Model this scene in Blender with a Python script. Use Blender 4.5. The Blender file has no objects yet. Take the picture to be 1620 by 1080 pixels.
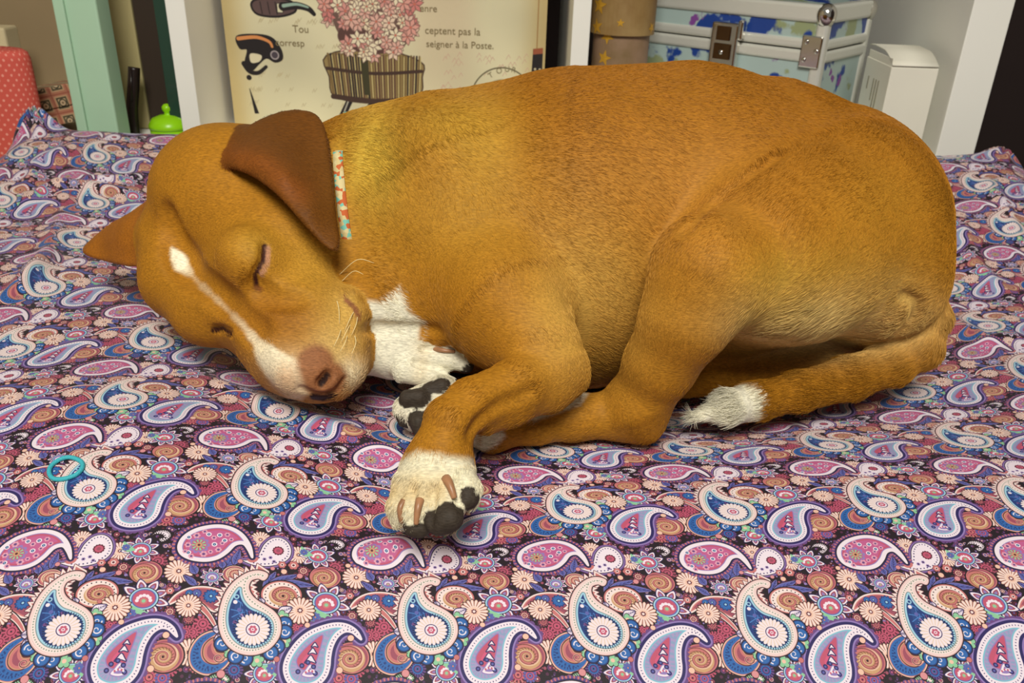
import bpy, bmesh, math, random
import numpy as np
from mathutils import Vector, Matrix

scene = bpy.context.scene
COL = scene.collection

# ================================================================ camera, light, exposure
F_PX, PITCH, ROLL, CAM_Z = 1350.0, math.radians(26.5), math.radians(1.9), 0.81
ZREF = 0.45                                      # nominal height of the bed top
cam_data = bpy.data.cameras.new('camera'); cam = bpy.data.objects.new('camera', cam_data); COL.objects.link(cam)
cam_data.sensor_fit = 'HORIZONTAL'; cam_data.sensor_width = 36.0; cam_data.lens = 36.0 * F_PX / 1620.0
cam_data.clip_start = 0.02
cam_data.dof.use_dof = True; cam_data.dof.focus_distance = 0.64; cam_data.dof.aperture_fstop = 15.0
RM = Matrix.Rotation(math.pi / 2 - PITCH, 3, 'X') @ Matrix.Rotation(ROLL, 3, 'Z')
cam.matrix_world = Matrix.Translation((0, 0, CAM_Z)) @ RM.to_4x4()
scene.camera = cam
scene.view_settings.view_transform = 'Standard'; scene.view_settings.look = 'None'
scene.view_settings.gamma = 1.0; scene.view_settings.use_curve_mapping = False
scene.view_settings.exposure = 0.0

world = bpy.data.worlds.new('room_air'); scene.world = world; world.use_nodes = True
bgn = world.node_tree.nodes['Background']; bgn.inputs[0].default_value = (1.0, 0.96, 0.86, 1); bgn.inputs[1].default_value = 0.20

def area_light(name, loc, target, size, power, color, size_y=None):
    d = bpy.data.lights.new(name, 'AREA'); d.shape = 'RECTANGLE' if size_y else 'SQUARE'; d.size = size
    if size_y: d.size_y = size_y
    d.energy = power; d.color = color
    o = bpy.data.objects.new(name, d); COL.objects.link(o); o.location = loc
    o.rotation_euler = (Vector(target) - Vector(loc)).to_track_quat('-Z', 'Y').to_euler()
    return o
# the room's ceiling lamp, above and a little in front of the bed
area_light('ceiling_lamp_light', (-0.05, -0.8, 2.35), (0.05, 0.8, 0.5), 0.8, 63, (1.0, 0.96, 0.87))

# ================================================================ helpers
RN = np.array(RM)
def ray(x, y):
    return RN @ np.array(((x - 810.0) / F_PX, (540.0 - y) / F_PX, -1.0))
def at(x, y, t):                                  # photo pixel + distance along the lens axis -> point in the room
    return ray(x, y) * t + np.array((0, 0, CAM_Z))
def at_y(x, y, Y):
    d = ray(x, y); return d * (Y / d[1]) + np.array((0, 0, CAM_Z))
def project(P):
    q = (np.asarray(P) - np.array((0, 0, CAM_Z))) @ RN
    return 810 + q[:, 0] / -q[:, 2] * F_PX, 540 - q[:, 1] / -q[:, 2] * F_PX
def lin(r, g, b, a=None):
    c = np.array((r, g, b), float) / 255.0
    c = np.where(c <= .04045, c / 12.92, ((c + .055) / 1.055) ** 2.4)
    return c if a is None else (c[0], c[1], c[2], 1.0)
def sm(a, b, x):
    t = np.clip((x - a) / (b - a), 0, 1); return t * t * (3 - 2 * t)

def link(name, me, mat=None, parent=None, smooth=False):
    o = bpy.data.objects.new(name, me); COL.objects.link(o)
    if mat is not None and len(me.materials) == 0: me.materials.append(mat)
    if parent is not None: o.parent = parent
    if smooth: me.polygons.foreach_set('use_smooth', np.ones(len(me.polygons), bool))
    return o
def tag(o, label=None, category=None, group=None, kind=None):
    if label: o['label'] = label
    if category: o['category'] = category
    if group: o['group'] = group
    if kind: o['kind'] = kind
    return o
def empty(name, loc=(0, 0, 0), rz=0.0):
    o = bpy.data.objects.new(name, None); COL.objects.link(o); o.location = loc; o.rotation_euler = (0, 0, rz); o.empty_display_size = .05
    return o
def mesh_from(name, V, F):
    me = bpy.data.meshes.new(name); me.from_pydata([tuple(map(float, v)) for v in V], [], F); me.update(); return me
def from_bm(name, bm):
    me = bpy.data.meshes.new(name); bm.to_mesh(me); bm.free(); return me
def bm_box(bm, x0, x1, y0, y1, z0, z1, bev=0.0, seg=2):
    r = bmesh.ops.create_cube(bm, size=1.0); vs = r['verts']
    for v in vs:
        v.co = Vector((x0 + (v.co.x + .5) * (x1 - x0), y0 + (v.co.y + .5) * (y1 - y0), z0 + (v.co.z + .5) * (z1 - z0)))
    if bev > 0:
        es = list({e for v in vs for e in v.link_edges})
        bmesh.ops.bevel(bm, geom=es, offset=bev, segments=seg, affect='EDGES', profile=.5)
def box(name, x0, x1, y0, y1, z0, z1, mat, parent=None, bev=0.002, seg=2):
    bm = bmesh.new(); bm_box(bm, x0, x1, y0, y1, z0, z1, bev, seg)
    return link(name, from_bm(name, bm), mat, parent, smooth=False)
def lathe(name, prof, n, mat, parent=None, smooth=True):
    V, F = [], []
    for (r, z) in prof:
        for k in range(n):
            a = 2 * math.pi * k / n; V.append((r * math.cos(a), r * math.sin(a), z))
    for i in range(len(prof) - 1):
        for k in range(n):
            F.append((i * n + k, i * n + (k + 1) % n, (i + 1) * n + (k + 1) % n, (i + 1) * n + k))
    F.append(tuple(range(n))[::-1]); F.append(tuple((len(prof) - 1) * n + k for k in range(n)))
    me = mesh_from(name, V, F); return link(name, me, mat, parent, smooth)
def tube(name, pts, r, n, mat, parent=None, r1=None, closed=False, caps=True):
    pts = [Vector(p) for p in pts]; N = len(pts); V, F = [], []; up = Vector((0.13, 0.21, .97)); prev = None
    for i, p in enumerate(pts):
        d = (pts[(i + 1) % N] - pts[i - 1]) if closed else (pts[min(i + 1, N - 1)] - pts[max(i - 1, 0)])
        d.normalize()
        if prev is None: u = d.cross(up).normalized()
        else: u = (prev - d * prev.dot(d)).normalized()
        prev = u; w = d.cross(u); rr = r if r1 is None else r + (r1 - r) * i / (N - 1)
        for k in range(n):
            a = 2 * math.pi * k / n; V.append(p + u * math.cos(a) * rr + w * math.sin(a) * rr)
    for i in range(N if closed else N - 1):
        j = (i + 1) % N
        for k in range(n):
            F.append((i * n + k, i * n + (k + 1) % n, j * n + (k + 1) % n, j * n + k))
    if not closed and caps: F.append(tuple(range(n))[::-1]); F.append(tuple((N - 1) * n + k for k in range(n)))
    return link(name, mesh_from(name, V, F), mat, parent, True)

def material(name, color=(.8, .8, .8), rough=.6, metal=0.0, spec=.4, bump=None, vary=None, sheen=0.0, coat=0.0):
    """principled material; bump=(scale, strength), vary=(scale, amount) gives a mottled tone"""
    m = bpy.data.materials.new(name); m.use_nodes = True; nt = m.node_tree; b = nt.nodes['Principled BSDF']
    b.inputs['Base Color'].default_value = (*color, 1); b.inputs['Roughness'].default_value = rough; b.inputs['Metallic'].default_value = metal
    b.inputs['Specular IOR Level'].default_value = spec; b.inputs['Sheen Weight'].default_value = sheen; b.inputs['Coat Weight'].default_value = coat
    tc = nt.nodes.new('ShaderNodeTexCoord')
    if vary:
        n = nt.nodes.new('ShaderNodeTexNoise'); n.inputs['Scale'].default_value = vary[0]; n.inputs['Detail'].default_value = 4
        nt.links.new(tc.outputs['Object'], n.inputs['Vector'])
        r = nt.nodes.new('ShaderNodeValToRGB'); r.color_ramp.elements[0].position = .3; r.color_ramp.elements[1].position = .7
        lo = [max(c * (1 - vary[1]), 0) for c in color]; hi = [min(c * (1 + vary[1]), 1) for c in color]
        r.color_ramp.elements[0].color = (*lo, 1); r.color_ramp.elements[1].color = (*hi, 1)
        nt.links.new(n.outputs['Fac'], r.inputs['Fac']); nt.links.new(r.outputs['Color'], b.inputs['Base Color'])
    if bump:
        n = nt.nodes.new('ShaderNodeTexNoise'); n.inputs['Scale'].default_value = bump[0]; n.inputs['Detail'].default_value = 3
        nt.links.new(tc.outputs['Object'], n.inputs['Vector'])
        bp = nt.nodes.new('ShaderNodeBump'); bp.inputs['Strength'].default_value = bump[1]; bp.inputs['Distance'].default_value = .002
        nt.links.new(n.outputs['Fac'], bp.inputs['Height']); nt.links.new(bp.outputs['Normal'], b.inputs['Normal'])
    return m
def print_image(name, a):
    """turn a computed raster (sRGB values, rows top-down) into an image datablock"""
    h, w, _ = a.shape; im = bpy.data.images.new(name, w, h, alpha=False)
    px = np.ones((h, w, 4), np.float32); px[..., :3] = np.clip(a[::-1], 0, 1)
    im.pixels.foreach_set(px.ravel()); im.update(); im.pack()
    return im

# ---------------------------------------------------------------- paisley print (computed raster)
def srgb(r, g, b):
    return np.array([r, g, b], np.float32) / 255.0

class Raster:
    """Tiny vector painter on a wrapping (repeat) or plain canvas; coordinates in canvas units 0..1 (y down)."""
    def __init__(self, w, h, bg, sx=1.0, sy=1.0, wrap=True):
        self.w, self.h, self.sx, self.sy, self.wrap = w, h, sx, sy, wrap
        self.a = np.empty((h, w, 3), np.float32); self.a[:] = bg
    def _grid(self, x0, y0, x1, y1):
        ix0 = int(math.floor(x0 / self.sx * self.w)); ix1 = int(math.ceil(x1 / self.sx * self.w)) + 1
        iy0 = int(math.floor(y0 / self.sy * self.h)); iy1 = int(math.ceil(y1 / self.sy * self.h)) + 1
        if not self.wrap:
            ix0, ix1 = max(ix0, 0), min(ix1, self.w); iy0, iy1 = max(iy0, 0), min(iy1, self.h)
        if ix1 <= ix0 or iy1 <= iy0:
            return None
        X = ((np.arange(ix0, ix1) + .5) / self.w * self.sx).astype(np.float32)[None, :]
        Y = ((np.arange(iy0, iy1) + .5) / self.h * self.sy).astype(np.float32)[:, None]
        return np.arange(ix0, ix1) % self.w, np.arange(iy0, iy1) % self.h, X, Y
    def _put(self, ii, jj, m, col):
        jx, ix = np.nonzero(m > 0.01)
        if len(jx) == 0: return
        mm = m[jx, ix][:, None]
        A, B = jj[jx], ii[ix]
        self.a[A, B] = self.a[A, B] * (1 - mm) + col * mm
    def aa(self, d):
        return np.clip(.5 - d * self.w / self.sx, 0, 1)
    def disc(self, x, y, r, col, ry=None, rot=0.0):
        ry = ry or r; R = max(r, ry) * 1.05 + 2 * self.sx / self.w
        g = self._grid(x - R, y - R, x + R, y + R)
        if g is None: return
        ii, jj, X, Y = g; c, s = math.cos(rot), math.sin(rot)
        U = (X - x) * c + (Y - y) * s; V = -(X - x) * s + (Y - y) * c
        q = np.sqrt((U / r) ** 2 + (V / ry) ** 2)
        self._put(ii, jj, self.aa((q - 1) * min(r, ry)), col)
    def ring(self, x, y, r, w, col):
        R = r + w + 2 * self.sx / self.w
        g = self._grid(x - R, y - R, x + R, y + R)
        if g is None: return
        ii, jj, X, Y = g
        self._put(ii, jj, self.aa(abs(np.sqrt((X - x) ** 2 + (Y - y) ** 2) - r) - w / 2), col)
    def flower(self, x, y, r, n, col, depth=.35, phase=0.0, edge=None, ew=.0):
        R = r * 1.1 + ew + 2 * self.sx / self.w
        g = self._grid(x - R, y - R, x + R, y + R)
        if g is None: return
        ii, jj, X, Y = g
        a = np.arctan2(Y - y, X - x) + phase; q = np.sqrt((X - x) ** 2 + (Y - y) ** 2)
        rr = r * (1 - depth + depth * np.sqrt(abs(np.cos(a * n / 2))))
        if edge is not None: self._put(ii, jj, self.aa(q - rr - ew), edge)
        self._put(ii, jj, self.aa(q - rr), col)
    def rays(self, x, y, r0, r1, n, duty, col, phase=0.0):
        R = r1 + 2 * self.sx / self.w
        g = self._grid(x - R, y - R, x + R, y + R)
        if g is None: return
        ii, jj, X, Y = g
        a = (np.arctan2(Y - y, X - x) + phase) * n / (2 * math.pi); q = np.sqrt((X - x) ** 2 + (Y - y) ** 2)
        fr = abs(a - np.round(a)) * 2 * math.pi / n * q - duty * math.pi / n * q
        self._put(ii, jj, self.aa(np.maximum(fr, np.maximum(q - r1, r0 - q))), col)
    def snail(self, x, y, r, cols, sq=.85, flip=1, turn=0.0, pitch=.42):
        """curled shell of log-spiral bands; cols: [(phase, colour)] in rising phase"""
        R = r * 1.1 + 2 * self.sx / self.w; g = self._grid(x - R, y - R, x + R, y + R)
        if g is None: return
        ii, jj, X, Y = g; U = (X - x) * flip; V = (Y - y) / sq; q = np.sqrt(U * U + V * V) + 1e-6; th = np.arctan2(V, U) + turn
        ph = (th / (2 * math.pi) + np.log(q / r) / math.log(pitch)) % 1.0; m = self.aa((q - r) * sq)
        for k, (p, c) in enumerate(cols):
            nxt = cols[k + 1][0] if k + 1 < len(cols) else 1.0
            self._put(ii, jj, m * ((ph >= p) & (ph < nxt)), c)
    def sdf(self, P, X, Y):
        P = np.asarray(P, np.float32); Q = np.roll(P, -1, 0)
        X, Y = np.broadcast_arrays(X, Y)
        d2 = np.full(X.shape, 1e9, np.float32); ins = np.zeros(X.shape, bool); arc = np.zeros(X.shape, np.float32); L = 0.0
        for (ax, ay), (bx, by) in zip(P, Q):
            ex, ey = bx - ax, by - ay; l2 = ex * ex + ey * ey + 1e-12
            h = np.clip(((X - ax) * ex + (Y - ay) * ey) / l2, 0, 1)
            q = (X - ax - h * ex) ** 2 + (Y - ay - h * ey) ** 2
            k = q < d2; d2[k] = q[k]; l = math.sqrt(l2); arc[k] = (L + h * l)[k]; L += l
            if by != ay:
                c = ((ay > Y) != (by > Y)) & (X < ex * (Y - ay) / (by - ay) + ax); ins ^= c
        d = np.sqrt(d2); d[ins] *= -1
        return d, arc, L
    def poly(self, P, bands, scallop=None, dots=()):
        """bands: [(d_max, colour)] from the outside in; scallop=(amplitude, count); dots=[(d_centre, half_width, count, duty, colour)]"""
        P = np.asarray(P, np.float32); m = max(bands[0][0], 0) + 3 * self.sx / self.w + (scallop[0] if scallop else 0)
        g = self._grid(P[:, 0].min() - m, P[:, 1].min() - m, P[:, 0].max() + m, P[:, 1].max() + m)
        if g is None: return
        ii, jj, X, Y = g; d, arc, L = self.sdf(P, X, Y)
        for n, (dm, col) in enumerate(bands):
            dd = d - dm
            if n == 0 and scallop: dd = dd - scallop[0] * (abs(np.sin(arc / L * scallop[1] * math.pi)) - .5)
            self._put(ii, jj, self.aa(dd), col)
        for (dc, hw, cnt, duty, col) in dots:
            f = arc / L * cnt; fr = (abs(f - np.round(f)) - duty / 2) * L / cnt
            self._put(ii, jj, self.aa(np.maximum(fr, abs(d - dc) - hw)), col)
    def line(self, P, w, col, w1=None):
        P = np.asarray(P, np.float32); w1 = w if w1 is None else w1; m = max(w, w1) + 2 * self.sx / self.w
        g = self._grid(P[:, 0].min() - m, P[:, 1].min() - m, P[:, 0].max() + m, P[:, 1].max() + m)
        if g is None: return
        ii, jj, X, Y = g; X, Y = np.broadcast_arrays(X, Y); best = np.full(X.shape, 1e9, np.float32); n = len(P) - 1
        for k in range(n):
            (ax, ay), (bx, by) = P[k], P[k + 1]; ex, ey = bx - ax, by - ay
            h = np.clip(((X - ax) * ex + (Y - ay) * ey) / (ex * ex + ey * ey + 1e-12), 0, 1)
            ww = w + (w1 - w) * (k + h) / n
            best = np.minimum(best, np.sqrt((X - ax - h * ex) ** 2 + (Y - ay - h * ey) ** 2) - ww / 2)
        self._put(ii, jj, self.aa(best), col)

def spline(P, n=6, closed=True):
    P = np.asarray(P, np.float64); N = len(P); out = []
    for k in range(N if closed else N - 1):
        p0, p1, p2, p3 = [P[(k + q) % N] if closed else P[min(max(k + q, 0), N - 1)] for q in (-1, 0, 1, 2)]
        for s in np.arange(n) / n:
            out.append(.5 * ((2 * p1) + (p2 - p0) * s + (2 * p0 - 5 * p1 + 4 * p2 - p3) * s * s + (3 * p1 - p0 - 3 * p2 + p3) * s ** 3))
    if not closed: out.append(P[-1])
    return np.array(out)

TK = 0.4877
def tv(p):                                # study coordinates (1473 x 1080 per repeat) -> repeat units
    p = np.atleast_2d(np.asarray(p, np.float64))
    return np.stack([p[:, 0] / 1473.0, np.log(1 + .5 * p[:, 1] / 1080.0) / TK], 1)

def paint_paisley(N=1024):
    INK = srgb(34, 20, 30); WHITE = srgb(246, 240, 244); CREAM = srgb(248, 236, 222); PEACH = srgb(248, 206, 172)
    SALMON = srgb(214, 122, 116); PINK = srgb(208, 86, 116); ROSE = srgb(168, 80, 100); MAROON = srgb(104, 34, 54)
    PURPLE = srgb(112, 72, 140); LAV = srgb(150, 128, 196); NAVY = srgb(44, 38, 104); BLUE = srgb(40, 112, 190)
    DEEP = srgb(28, 62, 134); CYAN = srgb(160, 222, 238); MINT = srgb(140, 218, 160); PERI = srgb(92, 104, 184); GOLD = srgb(214, 168, 112)
    R = Raster(N, N, INK); rng = random.Random(5)
    U = 1 / 1473.0
    def C(x, y): return tuple(tv((x, y))[0])
    # small filler: beads and rosettes between the large figures
    for k in range(1100):
        x, y, r = rng.random(), rng.random(), rng.choice((8, 11, 14, 18, 24)) * U
        col = rng.choice((MAROON, ROSE, ROSE, PURPLE, PURPLE, MAROON, LAV, srgb(92, 40, 76), srgb(74, 44, 90)))
        R.disc(x, y, r, col)
        if r > 14 * U: R.ring(x, y, r * .62, r * .22, rng.choice((INK, PEACH, MAROON))); R.disc(x, y, r * .3, rng.choice((PEACH, PERI, PINK)))
    def rosette(x, y, r, a=ROSE, b=MAROON, c=PINK, n=12):
        x, y = C(x, y); r *= U
        R.flower(x, y, r, n, b, .25, 0); R.rays(x, y, r * .55, r * .98, n, .5, a); R.ring(x, y, r * .52, r * .16, c)
        R.disc(x, y, r * .36, a); R.disc(x, y, r * .2, c); R.disc(x, y, r * .1, INK)
    for (x, y, r) in ((95, 620, 78), (850, 630, 55), (890, 172, 48), (1300, 530, 46), (20, 690, 66), (80, 510, 46), (1415, 765, 40), (1190, 1052, 74), (1160, 130, 80), (1440, 690, 58), (1340, 985, 66), (1455, 585, 46), (70, 960, 60), (1010, 250, 60)):
        rosette(x, y, r, rng.choice((ROSE, SALMON, PINK)), MAROON, rng.choice((PINK, PEACH, SALMON)))
    rosette(360, 985, 74, PURPLE, NAVY, BLUE, 16); rosette(1290, 1060, 60, PERI, PURPLE, PINK, 12)
    def daisy(x, y, r, n=19):
        x, y = C(x, y); r *= U
        R.flower(x, y, r, n, PEACH, .34, 0, INK, .006); R.rays(x, y, r * .3, r * .92, n, .42, CREAM, 0); R.rays(x, y, r * .46, r * 1.0, n, .17, MAROON, math.pi / n); R.disc(x, y, r * .26, PEACH); R.flower(x, y, r * .2, 7, MAROON, .4); R.disc(x, y, r * .1, CREAM)
    for (x, y, r) in ((1340, 208, 120), (845, 45, 96), (518, -58, 92), (1480, 850, 112)):
        daisy(x, y, r)
    def leaf(x0, y0, x1, y1, w, col=PERI, vein=NAVY):
        a, b = np.array(C(x0, y0)), np.array(C(x1, y1)); d = b - a; nrm = np.array((-d[1], d[0])) / np.hypot(*d) * w * U
        P = spline([a, a + d * .3 + nrm, a + d * .65 + nrm * .8, b, a + d * .65 - nrm * .8, a + d * .3 - nrm], 5)
        R.poly(P, [(.004, INK), (0, LAV), (-.003, col)]); R.line([a, b], .003, vein, .002)
        for s in (.25, .4, .55, .7, .82):
            p = a + d * s
            for g in (1, -1): R.line([p, p + d * .12 + nrm * .6 * g * (1.1 - s)], .0022, vein)
    for q in ((560, 330, 660, 190, 34), (600, 290, 850, 205, 36), (700, 270, 985, 290, 36), (225, 200, 345, 20, 46), (220, 180, 205, 110, 30), (310, 150, 350, 30, 34), (10, 230, -40, 150, 36), (10, 280, -60, 300, 36), (20, 320, -90, 240, 30)):
        leaf(*q)
    def spiral(x, y, r, band, inner, rim, flip=1, sq=.85, dots=False):
        x, y = C(x, y); r *= U
        R.disc(x, y, r * 1.08, INK, r * 1.08 * sq); R.disc(x, y, r, rim, r * sq); R.disc(x, y, r * .92, band, r * .92 * sq)
        if dots:
            for k in range(22):
                t = k / 22 * 2 * math.pi; R.disc(x + math.cos(t) * r * .8, y + math.sin(t) * r * .8 * sq, r * .035, INK)
        BROWN = srgb(108, 56, 44); R.snail(x + .08 * r * flip, y + .06 * r, r * (.70 if dots else .86), [(0, BROWN), (.07, rim), (.30, srgb(196, 120, 96)), (.42, BROWN), (.47, inner), (.80, srgb(236, 206, 160)), (.93, rim)], sq, flip, 1.2)
        for k in range(14):
            t = k / 14 * 1.5 * math.pi + 2.0; a = r * (.36 if dots else .46)
            R.line([(x + .08 * r * flip + flip * math.cos(t) * a, y + .06 * r + math.sin(t) * a * sq), (x + .08 * r * flip + flip * math.cos(t + .15) * a * 1.3, y + .06 * r + math.sin(t + .15) * a * 1.3 * sq)], r * .028, BROWN)
        R.disc(x + .08 * r * flip, y + .06 * r, r * .07, srgb(60, 28, 30))
    spiral(1075, 215, 132, ROSE, GOLD, SALMON, -1); spiral(318, 222, 98, ROSE, SALMON, PEACH); spiral(1292, 880, 146, ROSE, GOLD, SALMON, -1, .9)
    # half-moon with blue flowers
    moon = spline([(1285, 470), (1330, 400), (1420, 348), (1540, 330), (1660, 345), (1720, 380), (1700, 470), (1650, 520), (1560, 470), (1473, 425), (1380, 430)], 5)
    R.poly(tv(moon), [(.012, INK), (.006, CREAM), (-.004, SALMON), (-.012, ROSE)])
    for (x, y, r, c) in ((1440, 380, 34, BLUE), (1500, 380, 42, PERI), (1615, 400, 66, BLUE)):
        x, y = C(x, y); R.flower(x, y, r * U, 12, DEEP, .3); R.flower(x, y, r * .8 * U, 12, c, .3); R.disc(x, y, r * .3 * U, DEEP); R.disc(x, y, r * .16 * U, CYAN)
    band = spline([(1473, 432), (1560, 470), (1640, 560), (1680, 640), (1655, 640), (1590, 560), (1520, 500), (1450, 455)], 5)
    R.poly(tv(band), [(.006, INK), (.0, CREAM), (-.005, SALMON)])
    daisy(1442, 478, 104)
    # lotus medallions
    def lotus(x, y, r, n=9, sq=.9, inner=PINK):
        x, y = C(x, y); r *= U
        for k in range(n):
            t = 2 * math.pi * k / n + .3; cx, cy = x + math.cos(t) * r * .74, y + math.sin(t) * r * .74 * sq
            for (q, c) in ((1.18, NAVY), (1.0, WHITE), (.66, ROSE), (.36, LAV)):
                tip = (x + math.cos(t) * r * (.74 + .42 * q), y + math.sin(t) * r * (.74 + .42 * q) * sq); nx, ny = -math.sin(t), math.cos(t) * sq; w = r * .22 * q
                bx, by = x + math.cos(t) * r * (.74 - .3 * q), y + math.sin(t) * r * (.74 - .3 * q) * sq
                R.poly(spline([tip, (cx + nx * w, cy + ny * w), (bx, by), (cx - nx * w, cy - ny * w)], 4), [(0, c)])
        R.disc(x, y, r * .68, INK, r * .68 * sq); R.disc(x, y, r * .64, CYAN, r * .64 * sq); R.disc(x, y, r * .56, PERI, r * .56 * sq); R.disc(x, y, r * .5, inner, r * .5 * sq)
        for k in range(7):
            t = math.pi + k / 6 * math.pi; R.disc(x + math.cos(t) * r * .3, y + .1 * r + math.sin(t) * r * .3 * sq, r * .085, WHITE)
        R.disc(x, y + r * .12, r * .17, SALMON); R.disc(x, y + r * .12, r * .09, MINT)
    lotus(1085, 425, 178); lotus(1010, 42, 134); lotus(598, 1010, 136); lotus(140, 250, 84, 9, .9, LAV)
    for (p, q, s) in (((940, 460), (1130, 545), (960, 540)), ((870, -20), (960, 40), (905, 50)), ((575, 950), (690, 950), (690, 1030))):
        R.poly(tv([p, q, s]), [(.006, MINT), (-.012, srgb(120, 200, 160))])
    for (x, y, r) in ((995, 545, 46), (890, 20, 36), (655, 968, 46)):
        x, y = C(x, y); R.flower(x, y, r * U, 8, PERI, .35, 0, MINT, .003); R.disc(x, y, r * .36 * U, BLUE); R.disc(x, y, r * .18 * U, SALMON)
    # cream scroll with dotted rim beside the blue paisley
    spiral(712, 372, 168, CREAM, GOLD, SALMON, 1, .8, True)
    daisy(868, 492, 124)
    # blue crescent with coral scroll
    cres = spline([(225, 680), (150, 690), (70, 740), (20, 830), (20, 920), (60, 985), (140, 1020), (220, 1005), (290, 950), (320, 890), (260, 930), (190, 945), (120, 915), (95, 850), (110, 780), (160, 730)], 5)
    R.poly(tv(cres), [(.014, INK), (.009, PEACH), (.003, SALMON), (-.001, BLUE)], dots=[(-.02, .007, 44, .45, DEEP)])
    scr = spline([(245, 715), (170, 740), (118, 800), (118, 880), (165, 930), (230, 935), (270, 890), (300, 850), (250, 850), (215, 840), (200, 800), (215, 760)], 5)
    R.poly(tv(scr), [(.006, MAROON), (.0, GOLD), (-.005, SALMON), (-.02, ROSE)])
    sp = [(C(235, 890)[0] + math.cos(t) * .03 * (1 - t / 11), C(235, 890)[1] + math.sin(t) * .026 * (1 - t / 11)) for t in np.linspace(0, 9.5, 36)]
    R.line(sp, .012, PEACH, .004); R.line(sp, .006, MAROON, .002)
    # small white paisley and black-white curl
    wp = spline([(372, 112), (440, 105), (505, 60), (545, -20), (610, -75), (690, -85), (755, -50), (785, 10), (770, 75), (700, 125), (600, 150), (480, 150)], 5)
    R.poly(tv(wp), [(.016, PURPLE), (.008, LAV), (.002, INK), (-.003, WHITE)], dots=[(-.018, .004, 34, .35, NAVY)])
    x, y = C(672, 22); R.flower(x, y, .034, 12, MAROON, .2); R.disc(x, y, .024, PINK); R.disc(x, y, .012, ROSE)
    for (px, py) in ((610, 80), (560, 95), (640, 110)): R.flower(*C(px, py), .012, 6, LAV, .4); R.disc(*C(px, py), .005, INK)
    curl = spline([(1180, -20), (1240, -60), (1210, -100), (1130, -100), (1080, -60), (1110, -80), (1170, -75), (1190, -50), (1150, -40)], 5)
    R.poly(tv(curl), [(.012, INK), (0, WHITE)], dots=[(-.006, .006, 30, .4, INK)])
    curl2 = spline([(150, 1075), (200, 1030), (280, 1020), (330, 1060), (300, 1090), (250, 1050), (200, 1060)], 5)
    R.poly(tv(curl2), [(.01, INK), (0, MINT), (-.008, CREAM)], dots=[(-.004, .006, 24, .4, INK)])
    # magenta paisley lying on its side
    T = lambda L: [((px / 2.7) * 4.91, ((760 + py / 2.7) - 860) * 4.91) for px, py in L]
    hp = spline(T([(1062, 318), (1052, 272), (1020, 228), (975, 200), (915, 186), (850, 190), (785, 208), (738, 240), (722, 278), (738, 312), (786, 334), (850, 340), (906, 328), (948, 300), (980, 268), (1016, 262), (1040, 285)]), 5)
    R.poly(tv(hp), [(.034, PURPLE), (.02, NAVY), (.012, INK), (.006, WHITE), (-.022, LAV), (-.028, PINK), (-.04, srgb(206, 96, 150))], scallop=(.012, 30), dots=[(.027, .008, 60, .4, SALMON)])
    fx, fy = C(*T([(815, 272)])[0]); R.flower(fx, fy, .062, 10, LAV, .35); R.flower(fx, fy, .046, 10, PINK, .3); R.rays(fx, fy, .02, .04, 10, .5, MINT); R.disc(fx, fy, .018, GOLD); R.disc(fx, fy, .008, MAROON)
    for (px, py) in ((885, 268), (855, 226), (765, 240), (905, 228), (770, 305), (930, 250)): x, y = C(*T([(px, py)])[0]); R.disc(x, y, .016, WHITE); R.disc(x, y, .009, DEEP); R.disc(x, y, .004, CYAN)
    for (px, py, q) in ((765, 272, 9), (800, 232, 10), (840, 310, 10), (880, 240, 8), (905, 290, 9), (785, 320, 8), (940, 225, 8), (960, 245, 7), (870, 300, 7), (835, 215, 8), (755, 300, 7), (920, 262, 7)):
        x, y = C(*T([(px, py)])[0]); R.flower(x, y, q * .0022, 6, srgb(236, 168, 186), .4); R.disc(x, y, q * .0009, PURPLE)
    # violet teardrop
    td = spline([(1375, 725), (1340, 655), (1265, 605), (1170, 592), (1060, 615), (945, 665), (855, 740), (785, 840), (752, 930), (755, 1010), (790, 1085), (860, 1128), (940, 1135), (1025, 1105), (1085, 1040), (1112, 960), (1120, 870), (1138, 785), (1180, 705), (1240, 662), (1300, 668), (1345, 705)], 5)
    R.poly(tv(td), [(.046, PURPLE), (.034, LAV), (.024, NAVY), (.006, WHITE), (-.026, srgb(120, 205, 220)), (-.034, srgb(170, 160, 205))], scallop=(.012, 44), dots=[(-.01, .004, 70, .25, NAVY), (-.05, .012, 44, .5, srgb(140, 170, 205))])
    core = spline([(1055, 690), (1040, 790), (1010, 900), (985, 1010), (930, 990), (870, 960), (850, 900), (890, 830), (960, 760)], 5)
    R.poly(tv(core), [(.004, LAV), (-.002, PINK), (-.03, srgb(228, 90, 130))])
    for (px, py, r, c) in ((955, 1000, 62, LAV), (958, 905, 44, NAVY), (975, 835, 34, NAVY), (992, 780, 26, NAVY)):
        P = [(px - r, py + r * .4), (px - r * .55, py - r * .3), (px + r * .1, py - r * 1.05), (px + r * .7, py - r * .2), (px + r, py + r * .4), (px, py + r * .1 if r < 60 else py + r * .7)]
        R.poly(spline(tv(P), 4), [(.004, c), (-.002, WHITE), (-.013, LAV if r > 30 else PINK)])
    for (px, py) in ((862, 995), (892, 945), (940, 918), (985, 955), (1000, 1010)): x, y = C(px, py); R.disc(x, y, .014, NAVY); R.disc(x, y, .007, PERI)
    for k in range(6): x, y = C(925 + k * 13, 1000 - 12 * math.sin(k / 5 * math.pi)); R.disc(x, y, .006, WHITE if k % 2 else PINK)
    # petals, scrolls and spikes around the blue paisley
    for (p0, p1, w) in (((690, 520), (800, 470), 40), ((560, 450), (540, 400), 26), ((240, 770), (215, 700), 40), ((230, 660), (175, 660), 34)):
        leaf(*p0, *p1, w, WHITE, NAVY)
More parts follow.
